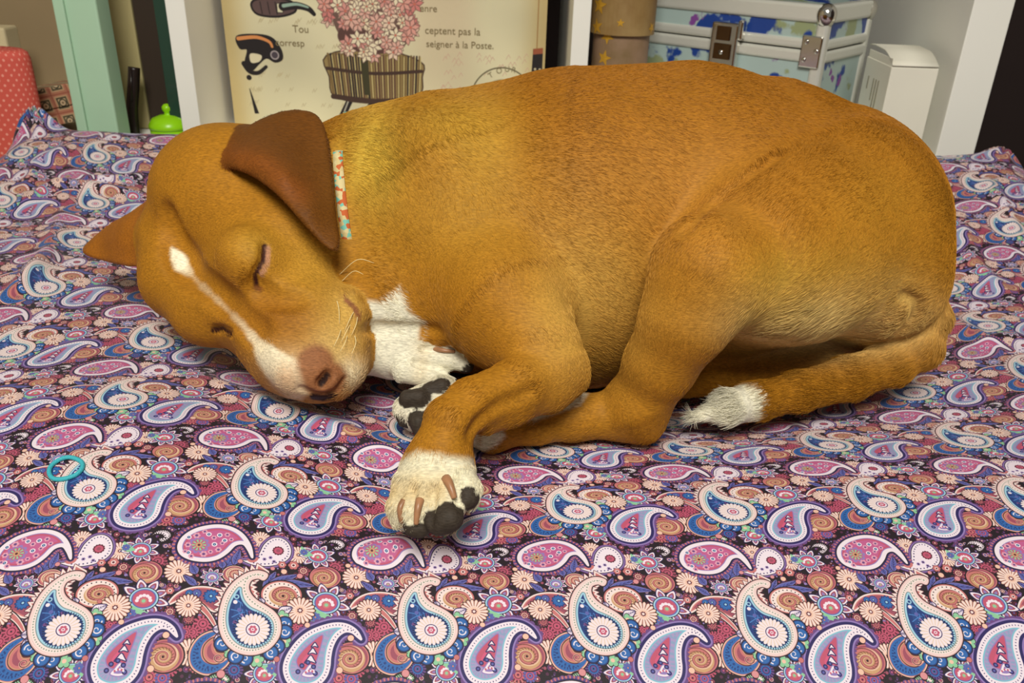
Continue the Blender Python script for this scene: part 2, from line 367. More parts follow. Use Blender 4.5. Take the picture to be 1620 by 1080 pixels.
    for (px, py) in ((720, 545), (745, 745), (535, 905), (320, 835)):
        x, y = C(px, py); R.flower(x, y, .038, 5, MINT, .5, .3, INK, .004); R.disc(x, y, .012, PEACH)
    for (px, py, a) in ((745, 600, 0), (748, 668, 0), (690, 785, .9), (640, 840, 1.1), (440, 890, 1.7), (365, 872, 2.1), (255, 775, 3.0)):
        x, y = C(px, py); R.disc(x, y, .046, INK); R.disc(x, y, .041, DEEP); R.disc(x, y, .035, BLUE)
        s = [(x + math.cos(t + a) * .024 * (1 - t / 9), y + math.sin(t + a) * .024 * (1 - t / 9)) for t in np.linspace(0, 6.5, 22)]
        R.line(s, .008, WHITE, .004)
    zz = []
    for (px, py, qx, qy, n) in ((235, 560, 215, 440, 3), (215, 440, 290, 300, 4), (290, 300, 400, 215, 3), (400, 215, 540, 170, 3)):
        for k in range(n):
            f, g = k / n, (k + .5) / n; dx, dy = qx - px, qy - py; l = math.hypot(dx, dy); nx, ny = dy / l, -dx / l
            zz += [(px + dx * f, py + dy * f), (px + dx * g + nx * 46, py + dy * g + ny * 46)]
    zz = tv(zz + [(600, 190)]); R.poly(np.vstack([zz, tv([(600, 215), (300, 400), (260, 560)])]), [(.006, MAROON), (.002, CREAM), (-.008, SALMON)])
    zz = []
    for k in range(5):
        f = k / 5; zz += [(440 + 90 * f, 270 + 160 * f), (500 + 30 * f, 270 + 170 * f + 14)]
    R.poly(tv(zz + [(520, 440), (420, 380), (420, 290)]), [(.006, MAROON), (.002, CREAM), (-.008, SALMON)])
    # the blue paisley itself
    bp = spline([(582, 215), (520, 196), (450, 208), (380, 245), (312, 305), (262, 385), (236, 475), (226, 570), (238, 655), (272, 735), (330, 800), (405, 838), (490, 848), (572, 828), (640, 780), (690, 708), (704, 630), (688, 562), (645, 510), (585, 470), (515, 432), (465, 392), (436, 345), (432, 300), (455, 258), (515, 240), (560, 252)], 5)
    R.poly(tv(bp), [(.016, INK), (.01, srgb(240, 200, 190)), (.003, CREAM)], dots=[(-.018, .0035, 84, .4, srgb(120, 150, 120)), (-.004, .002, 160, .3, SALMON)])
    bi = spline([(368, 332), (325, 392), (296, 465), (286, 555), (298, 640), (336, 716), (398, 768), (480, 790), (558, 776), (618, 732), (644, 662), (634, 592), (590, 545), (522, 512), (452, 480), (402, 428), (378, 372)], 5)
    R.poly(tv(bi), [(.012, srgb(120, 150, 150)), (.007, CYAN), (-.004, DEEP), (-.03, srgb(34, 76, 150))])
    for (a, b) in (((330, 440), (400, 470)), ((310, 500), (390, 560)), ((400, 500), (360, 580)), ((320, 560), (420, 520)), ((345, 420), (380, 500)), ((430, 500), (420, 580)), ((330, 610), (380, 560))):
        R.line(spline([tv(a)[0], (tv(a)[0] + tv(b)[0]) / 2 + np.array((.012, -.012)), tv(b)[0]], 5, False), .006, srgb(70, 140, 215), .003)
    x, y = C(348, 398); R.disc(x, y, .015, CYAN); R.disc(x, y, .008, DEEP)
    for (px, py, c) in ((340, 440, WHITE), (400, 545, LAV), (460, 520, PURPLE), (345, 600, PURPLE), (375, 500, PERI)): R.disc(*C(px, py), .012, c)
    x, y = C(490, 652); R.rays(x, y, .02, .108, 44, .34, srgb(14, 30, 70)); R.flower(x, y, .094, 22, CREAM, .22); R.rays(x, y, .04, .088, 22, .3, WHITE, 0); R.rays(x, y, .045, .08, 22, .12, srgb(225, 200, 160), math.pi / 22)
    R.disc(x, y, .038, NAVY); R.disc(x, y, .033, WHITE); R.flower(x, y, .024, 6, PINK, .35); R.disc(x, y, .01, WHITE); R.disc(x, y, .005, PINK)
    for (px, py, r) in ((805, 132, 44), (1285, 362, 34), (1288, 715, 26), (690, 892, 22), (632, 166, 18), (727, 186, 24), (710, 132, 34), (860, 215, 24), (930, 610, 22), (1195, 985, 26), (260, 1020, 30), (1270, 110, 22), (360, 120, 20), (740, 440, 18)):
        x, y = C(px, py); r *= U
        if r > 30 * U: R.flower(x, y, r, 6, SALMON, .3, 0, MAROON, .003); R.disc(x, y, r * .45, CREAM); R.disc(x, y, r * .25, MAROON)
        else: R.disc(x, y, r * 1.15, MAROON); R.disc(x, y, r, rng.choice((SALMON, PEACH, srgb(230, 150, 150))))
    g = R.a @ np.array((.3, .5, .2), np.float32)
    return (R.a * .87 + g[..., None] * .13) * np.array((.92, .885, .92), np.float32)
# ================================================================ the setting: floor and walls
M_FLOOR = material('floor_boards', lin(96, 66, 44), .5, vary=(3, .25))
M_DARK = material('shade_dark_wall', lin(40, 28, 26), .85, vary=(2, .2))  # near-black colour stands in for the shade behind and beside the shelf
tag(box('floor', -2.2, 2.2, -1.6, 2.0, -.06, 0, M_FLOOR, bev=0), kind='structure')
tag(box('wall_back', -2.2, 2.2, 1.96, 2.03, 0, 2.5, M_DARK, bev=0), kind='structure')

M_BEIGE = material('beige_wall_paint', lin(206, 192, 160), .85, vary=(2, .04))
tag(box('wall_left', -2.27, -2.2, -1.6, 2.03, 0, 2.5, M_BEIGE, bev=0), kind='structure')
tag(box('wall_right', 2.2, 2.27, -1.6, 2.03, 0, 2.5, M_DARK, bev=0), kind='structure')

# ================================================================ the bed with the paisley cover
BX0, BX1, BY0, BY1 = -.765, .765, .10, 1.318
_rng = np.random.default_rng(3)
_wv = [(_rng.uniform(4, 13) * math.cos(a), _rng.uniform(4, 13) * math.sin(a), _rng.uniform(0, 6.28)) for a in _rng.uniform(0, 6.28, 10)]
_wf = [(_rng.uniform(22, 55) * math.cos(a), _rng.uniform(22, 55) * math.sin(a), _rng.uniform(0, 6.28)) for a in _rng.uniform(0, 6.28, 12)]
RIDGES = []                                       # (points, width, height) of creases pulled in the cover, bed coordinates
def bed_base(X, Y):
    z = -.034 * sm(-.40, .25, X)
    z = z - 1.35 * np.maximum(0, .62 - Y) ** 2
    z = z + .050 * sm(.95, 1.28, Y) + .040 * sm(.1, .6, X) * sm(.85, 1.25, Y)
    return z
def bed_z(X, Y):
    """height of the cover above ZREF"""
    X = np.asarray(X, float); Y = np.asarray(Y, float)
    z = bed_base(X, Y)
    def dent(cx, cy, rx, ry, d):
        q = ((X - cx) / rx) ** 2 + ((Y - cy) / ry) ** 2; return -d * np.exp(-q * 1.1)
    z = z + dent(.08, .80, .36, .16, .030) + dent(-.22, .70, .15, .13, .012) + dent(.22, .70, .26, .10, .008) + dent(-.06, .53, .10, .05, .010)
    z = z + .0022 * sum(np.sin(a * X + b * Y + c) for a, b, c in _wv) * .55
    z = z + .0009 * sum(np.sin(a * X + b * Y + c) for a, b, c in _wf) * .5 * (.4 + .6 * sm(.8, 1.2, Y) + .5 * sm(-.3, -.6, X))
    for pts, w, h in RIDGES:
        d = np.full(X.shape, 1e9); L = np.zeros(X.shape); n = len(pts) - 1
        for k in range(n):
            ax, ay = pts[k]; ex, ey = pts[k + 1][0] - ax, pts[k + 1][1] - ay
            s = np.clip(((X - ax) * ex + (Y - ay) * ey) / (ex * ex + ey * ey), 0, 1)
            q = np.hypot(X - ax - s * ex, Y - ay - s * ey); m = q < d; d = np.where(m, q, d); L = np.where(m, (k + s) / n, L)
        z = z + h * np.exp(-(d / w) ** 2) * np.sin(np.clip(L, 0, 1) * math.pi) ** .5
    return z
def on_bed(x, y, lift=0.0):
    d = ray(x, y); t = .6
    for _ in range(40):
        p = d * t; z = float(bed_z(p[0], p[1])) + lift + ZREF - CAM_Z
        t += ((z / d[2]) - t) * .7
    return d * t + np.array((0, 0, CAM_Z))
for pix, w, h in (([(300, 590), (430, 640), (560, 690), (640, 720)], .010, .006), ([(560, 880), (640, 862), (720, 868)], .008, .006), ([(20, 330), (90, 290), (170, 300), (230, 310)], .010, .008),
                  ([(30, 470), (80, 400), (100, 330)], .012, .009), ([(110, 280), (170, 285), (240, 275)], .008, .006), ([(40, 300), (60, 260), (110, 232)], .010, .008), ([(0, 480), (50, 430), (85, 395)], .010, .008),
                  ([(1510, 330), (1540, 420), (1600, 470)], .012, .008), ([(1500, 500), (1560, 540), (1619, 530)], .010, .007), ([(1560, 280), (1590, 330), (1615, 380)], .010, .007)):
    RIDGES.append(([tuple(on_bed(*p)[:2]) for p in pix], w, h))

# where the repeats of the print lie on the cover (column, row, photo pixel of the blue motif's flower)
LATTICE = [(0, 0, 100, 995), (1, 0, 400, 995), (2, 0, 682, 996), (3, 0, 954, 998), (4, 0, 1221, 1000), (5, 0, 1480, 1000),
           (0, 1, 140, 773), (1, 1, 414, 779), (3, 1, 914, 808), (4, 1, 1160, 809), (5, 1, 1395, 797),
           (0, 2, 194, 631), (1, 2, 441, 650), (3, 2, 874, 713), (4, 2, 1093, 712), (5, 2, 1316, 704), (6, 2, 1536, 697),
           (-1, 3, 19, 555), (0, 3, 243, 540), (4, 3, 1052, 668), (5, 3, 1247, 643), (6, 3, 1448, 621),
           (-1, 4, 73, 455), (7, 4, 1563, 515), (-1, 5, 122, 383), (7, 5, 1500, 456), (-1, 6, 151, 322), (8, 6, 1598, 366), (-1, 7, 154, 247), (-2, 7, 34, 240), (8, 7, 1556, 293)]
_lp = np.array([on_bed(x, y)[:2] for _, _, x, y in LATTICE]); _lv = np.array([(i, j) for i, j, _, _ in LATTICE], float)
def _tps(A, B):
    r2 = ((A[:, None] - B[None]) ** 2).sum(-1); return .5 * r2 * np.log(r2 + 1e-12)
_n = len(_lp); _K = np.zeros((_n + 3, _n + 3)); _K[:_n, :_n] = _tps(_lp, _lp) + 2e-4 * np.eye(_n); _K[:_n, _n] = 1; _K[:_n, _n + 1:] = _lp; _K[_n, :_n] = 1; _K[_n + 1:, :_n] = _lp.T
_W = np.linalg.solve(_K, np.vstack([_lv, np.zeros((3, 2))]))
def lattice_uv(X, Y):
    P = np.stack([X, Y], 1); out = np.empty((len(P), 2))
    for s in range(0, len(P), 40000):
        q = P[s:s + 40000]; out[s:s + 40000] = _tps(q, _lp) @ _W[:_n] + _W[_n] + q @ _W[_n + 1:]
    return out

def fabric_material():
    m = bpy.data.materials.new('paisley_print_cotton'); m.use_nodes = True; nt = m.node_tree; b = nt.nodes['Principled BSDF']
    im = nt.nodes.new('ShaderNodeTexImage'); im.image = print_image('paisley_print', paint_paisley(1024)); im.extension = 'REPEAT'; im.interpolation = 'Cubic'
    uv = nt.nodes.new('ShaderNodeUVMap'); uv.uv_map = 'print'; nt.links.new(uv.outputs[0], im.inputs[0])
    nt.links.new(im.outputs[0], b.inputs['Base Color'])
    b.inputs['Roughness'].default_value = .62; b.inputs['Specular IOR Level'].default_value = .35; b.inputs['Sheen Weight'].default_value = .12
    n = nt.nodes.new('ShaderNodeTexNoise'); n.inputs['Scale'].default_value = 900; tc = nt.nodes.new('ShaderNodeTexCoord'); nt.links.new(tc.outputs['Object'], n.inputs['Vector'])
    bp = nt.nodes.new('ShaderNodeBump'); bp.inputs['Strength'].default_value = .12; bp.inputs['Distance'].default_value = .001
    nt.links.new(n.outputs['Fac'], bp.inputs['Height']); nt.links.new(bp.outputs['Normal'], b.inputs['Normal'])
    return m
M_PAISLEY = fabric_material()

def build_bed():
    NX, NY = 460, 400
    def side(s, lo, hi, r, drop):                 # position along the profile -> (coordinate, drop below the top)
        L = hi - lo; c = np.clip(s, r, L - r) + lo; d = np.zeros_like(s)
        for m, o in ((s < r, r - s), (s > L - r, s - (L - r))):
            a = np.clip(o / r, 0, math.pi / 2); sg = np.where(s < r, -1, 1)
            c = np.where(m, c + sg * np.sin(a) * r, c); d = np.where(m, r * (1 - np.cos(a)) + np.maximum(0, o - r * math.pi / 2), d)
        return c, d
    def axis(lo, hi, n, r, skirt):
        s0 = -(r * (math.pi / 2 - 1)) - skirt; s1 = (hi - lo) + (r * (math.pi / 2 - 1)) + skirt
        s = np.concatenate([np.linspace(s0, 0, 16)[:-1], np.linspace(0, hi - lo, n), np.linspace(hi - lo, s1, 16)[1:]])
        return (s,) + side(s, lo, hi, r, skirt)
    SK = .40
    sx, cx, dx = axis(BX0, BX1, NX, .07, SK); sy, cy, dy = axis(BY0, BY1, NY, .055, SK)
    X, Y = np.meshgrid(cx, cy); DX, DY = np.meshgrid(dx, dy); SX, SY = np.meshgrid(sx, sy)
    # soft, slightly pulled-in pillow corners
    ex = np.clip((abs(X - (BX0 + BX1) / 2) / ((BX1 - BX0) / 2)), 0, 1); ey = np.clip(abs(Y - (BY0 + BY1) / 2) / ((BY1 - BY0) / 2), 0, 1)
    Z = bed_z(X, Y)
    drop = np.sqrt(DX ** 2 + DY ** 2)
    bul = .012 * np.sin(np.clip(drop / .35, 0, 1) * math.pi)          # bulging sides
    X = X + np.sign(X) * bul * (DX > DY) ; Y = Y + np.sign(Y - .7) * bul * (DY >= DX) * (drop > 0)
    for (kx, ky, kh) in ((BX0 + .035, BY1 - .03, .034), (BX1 - .035, BY1 - .03, .016)):   # gathered, tied corners
        q = np.hypot(X - kx, Y - ky); w = np.exp(-(q / .034) ** 2); ang = np.arctan2(Y - ky, X - kx)
        Z = Z + w * kh * (1 + .25 * np.sin(ang * 7 + q * 60)) + .35 * drop * np.exp(-(q / .06) ** 2)
    Z = np.maximum(Z - drop, .012 - ZREF)
    ny, nx = X.shape
    V = np.stack([X, Y, Z + ZREF], -1).reshape(-1, 3)
    idx = np.arange(nx * ny).reshape(ny, nx)
    F = np.stack([idx[:-1, :-1], idx[:-1, 1:], idx[1:, 1:], idx[1:, :-1]], -1).reshape(-1, 4)
    me = bpy.data.meshes.new('dog_bed'); me.vertices.add(len(V)); me.vertices.foreach_set('co', V.ravel().astype(np.float32))
    me.loops.add(F.size); me.loops.foreach_set('vertex_index', F.ravel().astype(np.int32)); me.polygons.add(len(F))
    me.polygons.foreach_set('loop_start', np.arange(0, F.size, 4, dtype=np.int32)); me.update(calc_edges=True)
    ij = lattice_uv((SX + BX0).ravel(), (SY + BY0).ravel())
    u = ij[:, 0] + .3327; v = -ij[:, 1] + .5395           # repeat units, v downwards
    UV = np.stack([u, -v], 1)
    lay = me.uv_layers.new(name='print'); lay.data.foreach_set('uv', UV[F.ravel()].astype(np.float32).ravel())
    o = link('dog_bed', me, M_PAISLEY, smooth=True)
    tag(o, 'large soft bed in a purple, pink and blue paisley cover under the sleeping dog', 'bed')
    return o
bed = build_bed()

# ================================================================ the dog
# Body as one continuous surface: limbs, trunk, head and ears are tapering chains laid out joint by joint in the room,
# blended and meshed on a fine grid.  A joint is (photo x, photo y, radius in photo pixels, distance along the lens axis).
def J(x, y, r, t):
    return (*at(x, y, t), r * t / F_PX)
def chain(*js):
    js = [J(*j) for j in js]; return [('cone', js[k], js[k + 1]) for k in range(len(js) - 1)]
def ball(*j):
    j = J(*j); return [('cone', j, (j[0] + 1e-4, j[1], j[2], j[3]))]
class Sheet:
    """a thin flap: outline in photo pixels, its own smooth depth through given points, real thickness"""
    def __init__(self, outline, depth, th):
        self.P = spline(np.array(outline, float), 4).astype(np.float32); c = np.array(depth, float); self.c = c[:, :2] / 100.0; n = len(c); self.th = th
        K = np.zeros((n + 3, n + 3)); K[:n, :n] = _tps(self.c, self.c) + 1e-3 * np.eye(n); K[:n, n] = 1; K[:n, n + 1:] = self.c; K[n, :n] = 1; K[n + 1:, :n] = self.c.T
        self.w = np.linalg.solve(K, np.concatenate([c[:, 2], np.zeros(3)])); self.t0, self.t1 = c[:, 2].min(), c[:, 2].max()
        B = [at(x, y, t) for x, y in self.P for t in (self.t0, self.t1)]; self.lo, self.hi = np.min(B, 0) - th, np.max(B, 0) + th
    def depth(self, x, y):
        q = np.stack([x, y], 1) / 100.0; n = len(self.c); return _tps(q, self.c) @ self.w[:n] + self.w[n] + q @ self.w[n + 1:]
    def d(self, X, Y, Z):
        A = np.broadcast_arrays(X, Y, Z); sh = A[0].shape; Q = np.stack([a.ravel() for a in A], 1).astype(float)
        x, y = project(Q); t = (Q - np.array((0, 0, CAM_Z))) @ (RN @ np.array((0, 0, -1.0)))
        m = (t > self.t0 - .03) & (t < self.t1 + .03); out = np.full(len(Q), .05); T = self.depth(x[m], y[m]); e = 2.0
        gx = (self.depth(x[m] + e, y[m]) - T) / (e * T / F_PX); gy = (self.depth(x[m], y[m] + e) - T) / (e * T / F_PX)
        d2, _, _ = Raster.sdf(None, self.P, x[m].astype(np.float32), y[m].astype(np.float32)); d2 = d2 * t[m] / F_PX
        dz = abs(t[m] - T) / np.sqrt(1 + gx * gx + gy * gy); out[m] = np.hypot(np.maximum(d2 + self.th, 0), dz) - self.th
        return out.reshape(sh)
EAR = Sheet([(350, 262), (356, 240), (375, 215), (405, 192), (450, 175), (490, 176), (508, 190), (518, 220), (526, 280), (533, 345), (538, 380), (532, 396), (516, 392), (480, 355), (440, 310), (400, 280), (370, 268)],
            [(350, 262, .734), (372, 225, .742), (408, 192, .762), (455, 175, .772), (496, 178, .768), (516, 208, .750), (526, 280, .716), (534, 345, .692), (537, 390, .676), (516, 394, .672), (480, 356, .672), (440, 311, .680),
             (398, 280, .700), (372, 250, .714), (410, 252, .696), (450, 280, .683), (490, 335, .676), (440, 225, .728), (480, 250, .722), (505, 290, .706)], .0036)
FAREAR = Sheet([(240, 316), (205, 336), (170, 357), (142, 380), (131, 393), (136, 404), (165, 413), (190, 419), (216, 421), (245, 400), (255, 350)],
               [(240, 318, .795), (205, 338, .82), (170, 360, .845), (133, 392, .858), (140, 404, .845), (176, 416, .820), (214, 421, .79), (250, 395, .785), (190, 378, .805), (250, 350, .785), (165, 392, .835), (200, 355, .806)], .0042)

# name, primitives, blend inside the group, blend with what is already there
GROUPS = [
    ('torso', chain((640, 395, 175, .83), (720, 368, 216, .85), (900, 367, 248, .84), (1080, 350, 240, .855), (1190, 345, 213, .875), (1285, 362, 196, .88)), .004, .03),
    ('torso', ball(1412, 455, 72, .775), .02, .03),
    ('torso', ball(1385, 508, 54, .815), .02, .02),
    ('neck', chain((470, 320, 120, .83), (590, 350, 166, .83), (690, 380, 190, .83)), .004, .03),
    ('throat', chain((570, 440, 70, .76), (625, 470, 80, .755), (700, 490, 80, .75)), .02, .02),
    ('shoulder', chain((720, 330, 150, .78), (768, 430, 118, .74), (806, 500, 90, .71)), .004, .022),
    ('thigh', chain((1325, 362, 154, .79), (1250, 390, 148, .745)), .004, .05),
    ('thigh', chain((1250, 390, 146, .742), (1205, 405, 134, .712), (1124, 432, 89, .668)), .004, .016),
    ('shank', chain((1122, 432, 84, .66), (1084, 505, 71, .668), (1045, 575, 57, .69), (1010, 640, 47, .715)), .006, .02),
    ('shank', chain((1008, 640, 46, .715), (990, 655, 40, .722), (905, 660, 35, .715), (850, 672, 28, .705), (780, 685, 27, .70), (700, 655, 38, .705), (668, 650, 34, .70)), .01, .012),
    ('shank', chain((1010, 645, 46, .712), (1020, 668, 24, .715), (1025, 682, 12, .715)), .01, .012),
    ('farleg', chain((1300, 560, 48, .84), (1180, 588, 34, .82), (1080, 608, 22, .79)), .004, .012),
    ('tail', chain((1440, 440, 40, .79), (1463, 500, 35, .785), (1452, 546, 35, .785), (1412, 573, 34, .785), (1345, 598, 33, .775), (1265, 619, 30, .762), (1200, 634, 29, .75), (1158, 643, 26, .74), (1108, 657, 10, .735)), .008, .006),
    ('arm', chain((800, 480, 95, .695), (850, 545, 62, .675), (882, 580, 46, .665)), .015, .02),
    ('arm', chain((890, 582, 36, .668), (820, 608, 43, .642), (748, 638, 40, .62), (714, 666, 40, .607), (701, 704, 40, .604), (693, 740, 50, .606)), .006, .010),
    ('arm', chain((905, 600, 22, .672), (870, 622, 26, .66), (810, 650, 20, .64), (772, 672, 16, .63)), .012, .012),
    ('forepaw', chain((694, 740, 52, .606), (690, 765, 56, .604), (678, 785, 52, .602)), .01, .012),
    ('forepaw', chain((650, 765, 30, .592), (634, 800, 20, .585), (632, 818, 16, .585)), .005, .004),
    ('forepaw', chain((668, 770, 30, .585), (658, 808, 22, .577), (656, 826, 17, .578)), .005, .004),
    ('forepaw', chain((703, 775, 32, .586), (706, 805, 28, .578), (706, 822, 22, .578)), .005, .004),
    ('forepaw', chain((722, 750, 30, .592), (737, 775, 24, .588), (741, 790, 16, .588)), .005, .004),
    ('pad', ball(652, 836, 13, .575) + ball(668, 837, 13, .574), .006, .004),
    ('pad', ball(694, 826, 21, .568) + ball(712, 819, 22, .566), .006, .004),
    ('pad', ball(740, 788, 17, .580), .006, .004),
    ('farpaw', chain((560, 540, 45, .752), (620, 556, 40, .742), (670, 560, 42, .737)), .01, .01),
    ('farpaw', chain((662, 543, 24, .735), (702, 538, 18, .73), (720, 541, 13, .728)), .005, .004),
    ('farpaw', chain((662, 563, 24, .728), (706, 567, 18, .722), (733, 574, 13, .722)), .005, .004),
    ('farpaw', chain((655, 581, 22, .722), (692, 595, 13, .716), (712, 603, 9, .715)), .005, .004),
    ('farpaw', chain((640, 585, 22, .722), (680, 605, 9, .718)), .005, .004),
    ('farpad', ball(738, 578, 12, .722) + ball(716, 538, 10, .735), .004, .004),
    ('hindpaw', chain((690, 645, 36, .70), (655, 648, 24, .695), (640, 645, 16, .692)), .008, .008),
    ('hindpaw', chain((700, 620, 26, .70), (668, 632, 20, .695)), .008, .008),
    ('hindpad', chain((644, 629, 13, .684), (664, 628, 14, .684)), .003, .003),
    ('hindpad', chain((680, 615, 10, .690), (700, 610, 12, .690)), .003, .003),
    ('hindpad', chain((662, 668, 15, .680), (668, 685, 13, .682)), .003, .003),
    ('hindpad', chain((634, 650, 9, .690), (637, 668, 8, .690)), .003, .003),
    # head
    ('head', ball(352, 310, 110, .80), .02, .02),
    ('head', ball(395, 330, 112, .785), .02, .03),
    ('head', chain((278, 375, 58, .795), (292, 440, 60, .78), (335, 485, 56, .755), (385, 500, 48, .735)), .02, .012),
    ('head', ball(450, 395, 96, .752), .02, .03),
    ('head', chain((425, 450, 100, .745), (465, 515, 88, .725), (492, 545, 86, .712), (512, 566, 64, .700)), .02, .02),
    ('head', chain((400, 500, 40, .705), (470, 585, 36, .678)), .02, .012),
    ('head', ball(338, 508, 32, .74), .01, .010),
    ('head', ball(404, 418, 42, .695), .01, .016),
    ('head', ball(382, 398, 36, .694), .01, .016),
    ('lip', chain((552, 478, 18, .700), (562, 500, 16, .697), (560, 530, 20, .692), (548, 585, 26, .690), (535, 608, 22, .688)), .006, .010),
    ('nose', ball(498, 592, 28, .678) + ball(516, 597, 26, .677) + ball(505, 580, 26, .679), .008, .008),
    ('ear', [('sheet', EAR)], .004, .006),
    ('farear', [('sheet', FAREAR)], .006, .010),
]
# carved creases: (photo points, radius px, how deep the centre lies below the coat in px, softness m)
CUTS = [
    ([(418, 387), (417, 410), (404, 434), (406, 455)], 4.5, 1.0, .004),             # closed eyelid
    ([(338, 522), (352, 521), (364, 528)], 5.0, 1.0, .004),                        # other eyelid, lower side
    ([(519, 592), (513, 601), (508, 606)], 7.0, 2.0, .003),                        # nostril
    ([(476, 614), (500, 624), (530, 620), (547, 600)], 3.5, 0.5, .004),            # mouth line
    ([(656, 772), (648, 826)], 5, 1.5, .003), ([(687, 770), (681, 832)], 5, 1.5, .003), ([(719, 762), (728, 806)], 5, 1.5, .003),
    ([(668, 552), (700, 554), (730, 559)], 5, 1.5, .003), ([(655, 573), (690, 583), (718, 592)], 5, 1.5, .003),
    ([(1432, 466), (1456, 480), (1448, 506), (1425, 528)], 3, -1.5, .008),            # fold beside the tail root
    ([(258, 340), (285, 410), (318, 450), (360, 484), (402, 522)], 12, -8, .016),  # furrow between the brows
    ([(400, 458), (430, 470), (470, 470)], 9, -7, .012),                          # hollow below the eye
    ([(745, 690), (760, 668), (795, 640), (850, 618)], 3, -2, .008),              # tendon line of the forearm
    ([(1238, 240), (1205, 262), (1165, 290), (1120, 328), (1080, 366)], 3.5, -2, .008),  # flank fold above the knee
    ([(575, 522), (620, 521), (690, 522)], 6, -1, .008),                            # between chest and white paw
]

def cone_d(a, b, X, Y, Z):
    ax, ay, az, ra = a; bx, by, bz, rb = b; ex, ey, ez = bx - ax, by - ay, bz - az; l2 = ex * ex + ey * ey + ez * ez
    px, py, pz = X - ax, Y - ay, Z - az
    dot = px * ex + py * ey + pz * ez; sq = px * px + py * py + pz * pz
    h = np.clip(dot / l2, 0, 1)
    return np.sqrt(np.maximum(sq - 2 * h * dot + h * h * l2, 0)) - (ra + (rb - ra) * h)
def prim_d(p, X, Y, Z):
    return cone_d(p[1], p[2], X, Y, Z) if p[0] == 'cone' else p[1].d(X, Y, Z)
def prim_box(p):
    if p[0] == 'cone':
        a, b = np.array(p[1]), np.array(p[2]); return np.minimum(a[:3] - a[3], b[:3] - b[3]), np.maximum(a[:3] + a[3], b[:3] + b[3])
    return p[1].lo, p[1].hi
def smin(a, b, k):
    h = np.maximum(k - abs(a - b), 0) / k; return np.minimum(a, b) - h * h * k * .25
def smax(a, b, k):
    return -smin(-a, -b, k)

class Field:
    def __init__(self, D, lo, vox): self.D, self.lo, self.vox = D, lo, vox
    def __call__(self, p):
        q = (np.asarray(p) - self.lo) / self.vox; i = np.floor(q).astype(int)
        if (i < 0).any() or (i >= np.array(self.D.shape) - 1).any(): return .05
        f = q - i; c = self.D[i[0]:i[0] + 2, i[1]:i[1] + 2, i[2]:i[2] + 2]
        c = c[0] * (1 - f[0]) + c[1] * f[0]; c = c[0] * (1 - f[1]) + c[1] * f[1]; return float(c[0] * (1 - f[2]) + c[1] * f[2])
    def normal(self, p, e=.003):
        g = np.array([self(p + np.eye(3)[k] * e) - self(p - np.eye(3)[k] * e) for k in range(3)]); return g / (np.linalg.norm(g) + 1e-9)
    def surface_t(self, x, y):
        d = ray(x, y); o = np.array((0, 0, CAM_Z)); t = .45
        for _ in range(200):
            v = self(o + d * t)
            if v < .0003: return t
            t += max(min(v, .01) * .8, .0005)
            if t > 1.1: return None
    def surface(self, x, y):
        t = self.surface_t(x, y)
        if t is None: return None, None
        p = at(x, y, t); return p, self.normal(p)

def dog_field(vox):
    bs = [prim_box(p) for g in GROUPS for p in g[1]]
    lo = np.min([b[0] for b in bs], 0) - .012; hi = np.max([b[1] for b in bs], 0) + .012
    n = np.ceil((hi - lo) / vox).astype(int) + 1
    ax = [(lo[k] + np.arange(n[k]) * vox).astype(np.float32) for k in range(3)]
    D = np.full(n, .05, np.float32)
    def sub(b0, b1, m):
        i0 = np.clip(np.floor((b0 - m - lo) / vox).astype(int), 0, n - 1); i1 = np.clip(np.ceil((b1 + m - lo) / vox).astype(int) + 1, 1, n)
        return tuple(slice(i0[k], i1[k]) for k in range(3))
    for name, prims, ki, ko in GROUPS:
        gb = [prim_box(p) for p in prims]; b0 = np.min([b[0] for b in gb], 0); b1 = np.max([b[1] for b in gb], 0)
        S = sub(b0, b1, ko + .006); X, Y, Z = ax[0][S[0]][:, None, None], ax[1][S[1]][None, :, None], ax[2][S[2]][None, None, :]
        G = None
        for p, (p0, p1) in zip(prims, gb):
            if True:
                d = prim_d(p, X, Y, Z).astype(np.float32); G = d if G is None else smin(G, d, ki)
        D[S] = smin(D[S], G, ko)
    F = Field(D, lo, vox)
    for pts, r, off, k in CUTS:
        fine = spline(np.array(pts, float), 4, False); P = []
        for (x, y) in fine:
            t = F.surface_t(x, y)
            if t: P.append((*at(x, y, t + off * t / F_PX), r * t / F_PX))
        for a, b in zip(P[:-1], P[1:]):
            a3, b3 = np.array(a[:3]), np.array(b[:3])
            if np.linalg.norm(a3 - b3) > .03: continue
            S = sub(np.minimum(a3, b3) - a[3], np.maximum(a3, b3) + a[3], k + .004)
            X, Y, Z = ax[0][S[0]][:, None, None], ax[1][S[1]][None, :, None], ax[2][S[2]][None, None, :]
            D[S] = smax(D[S], -cone_d(a, b, X, Y, Z), k)
    return D, lo, vox

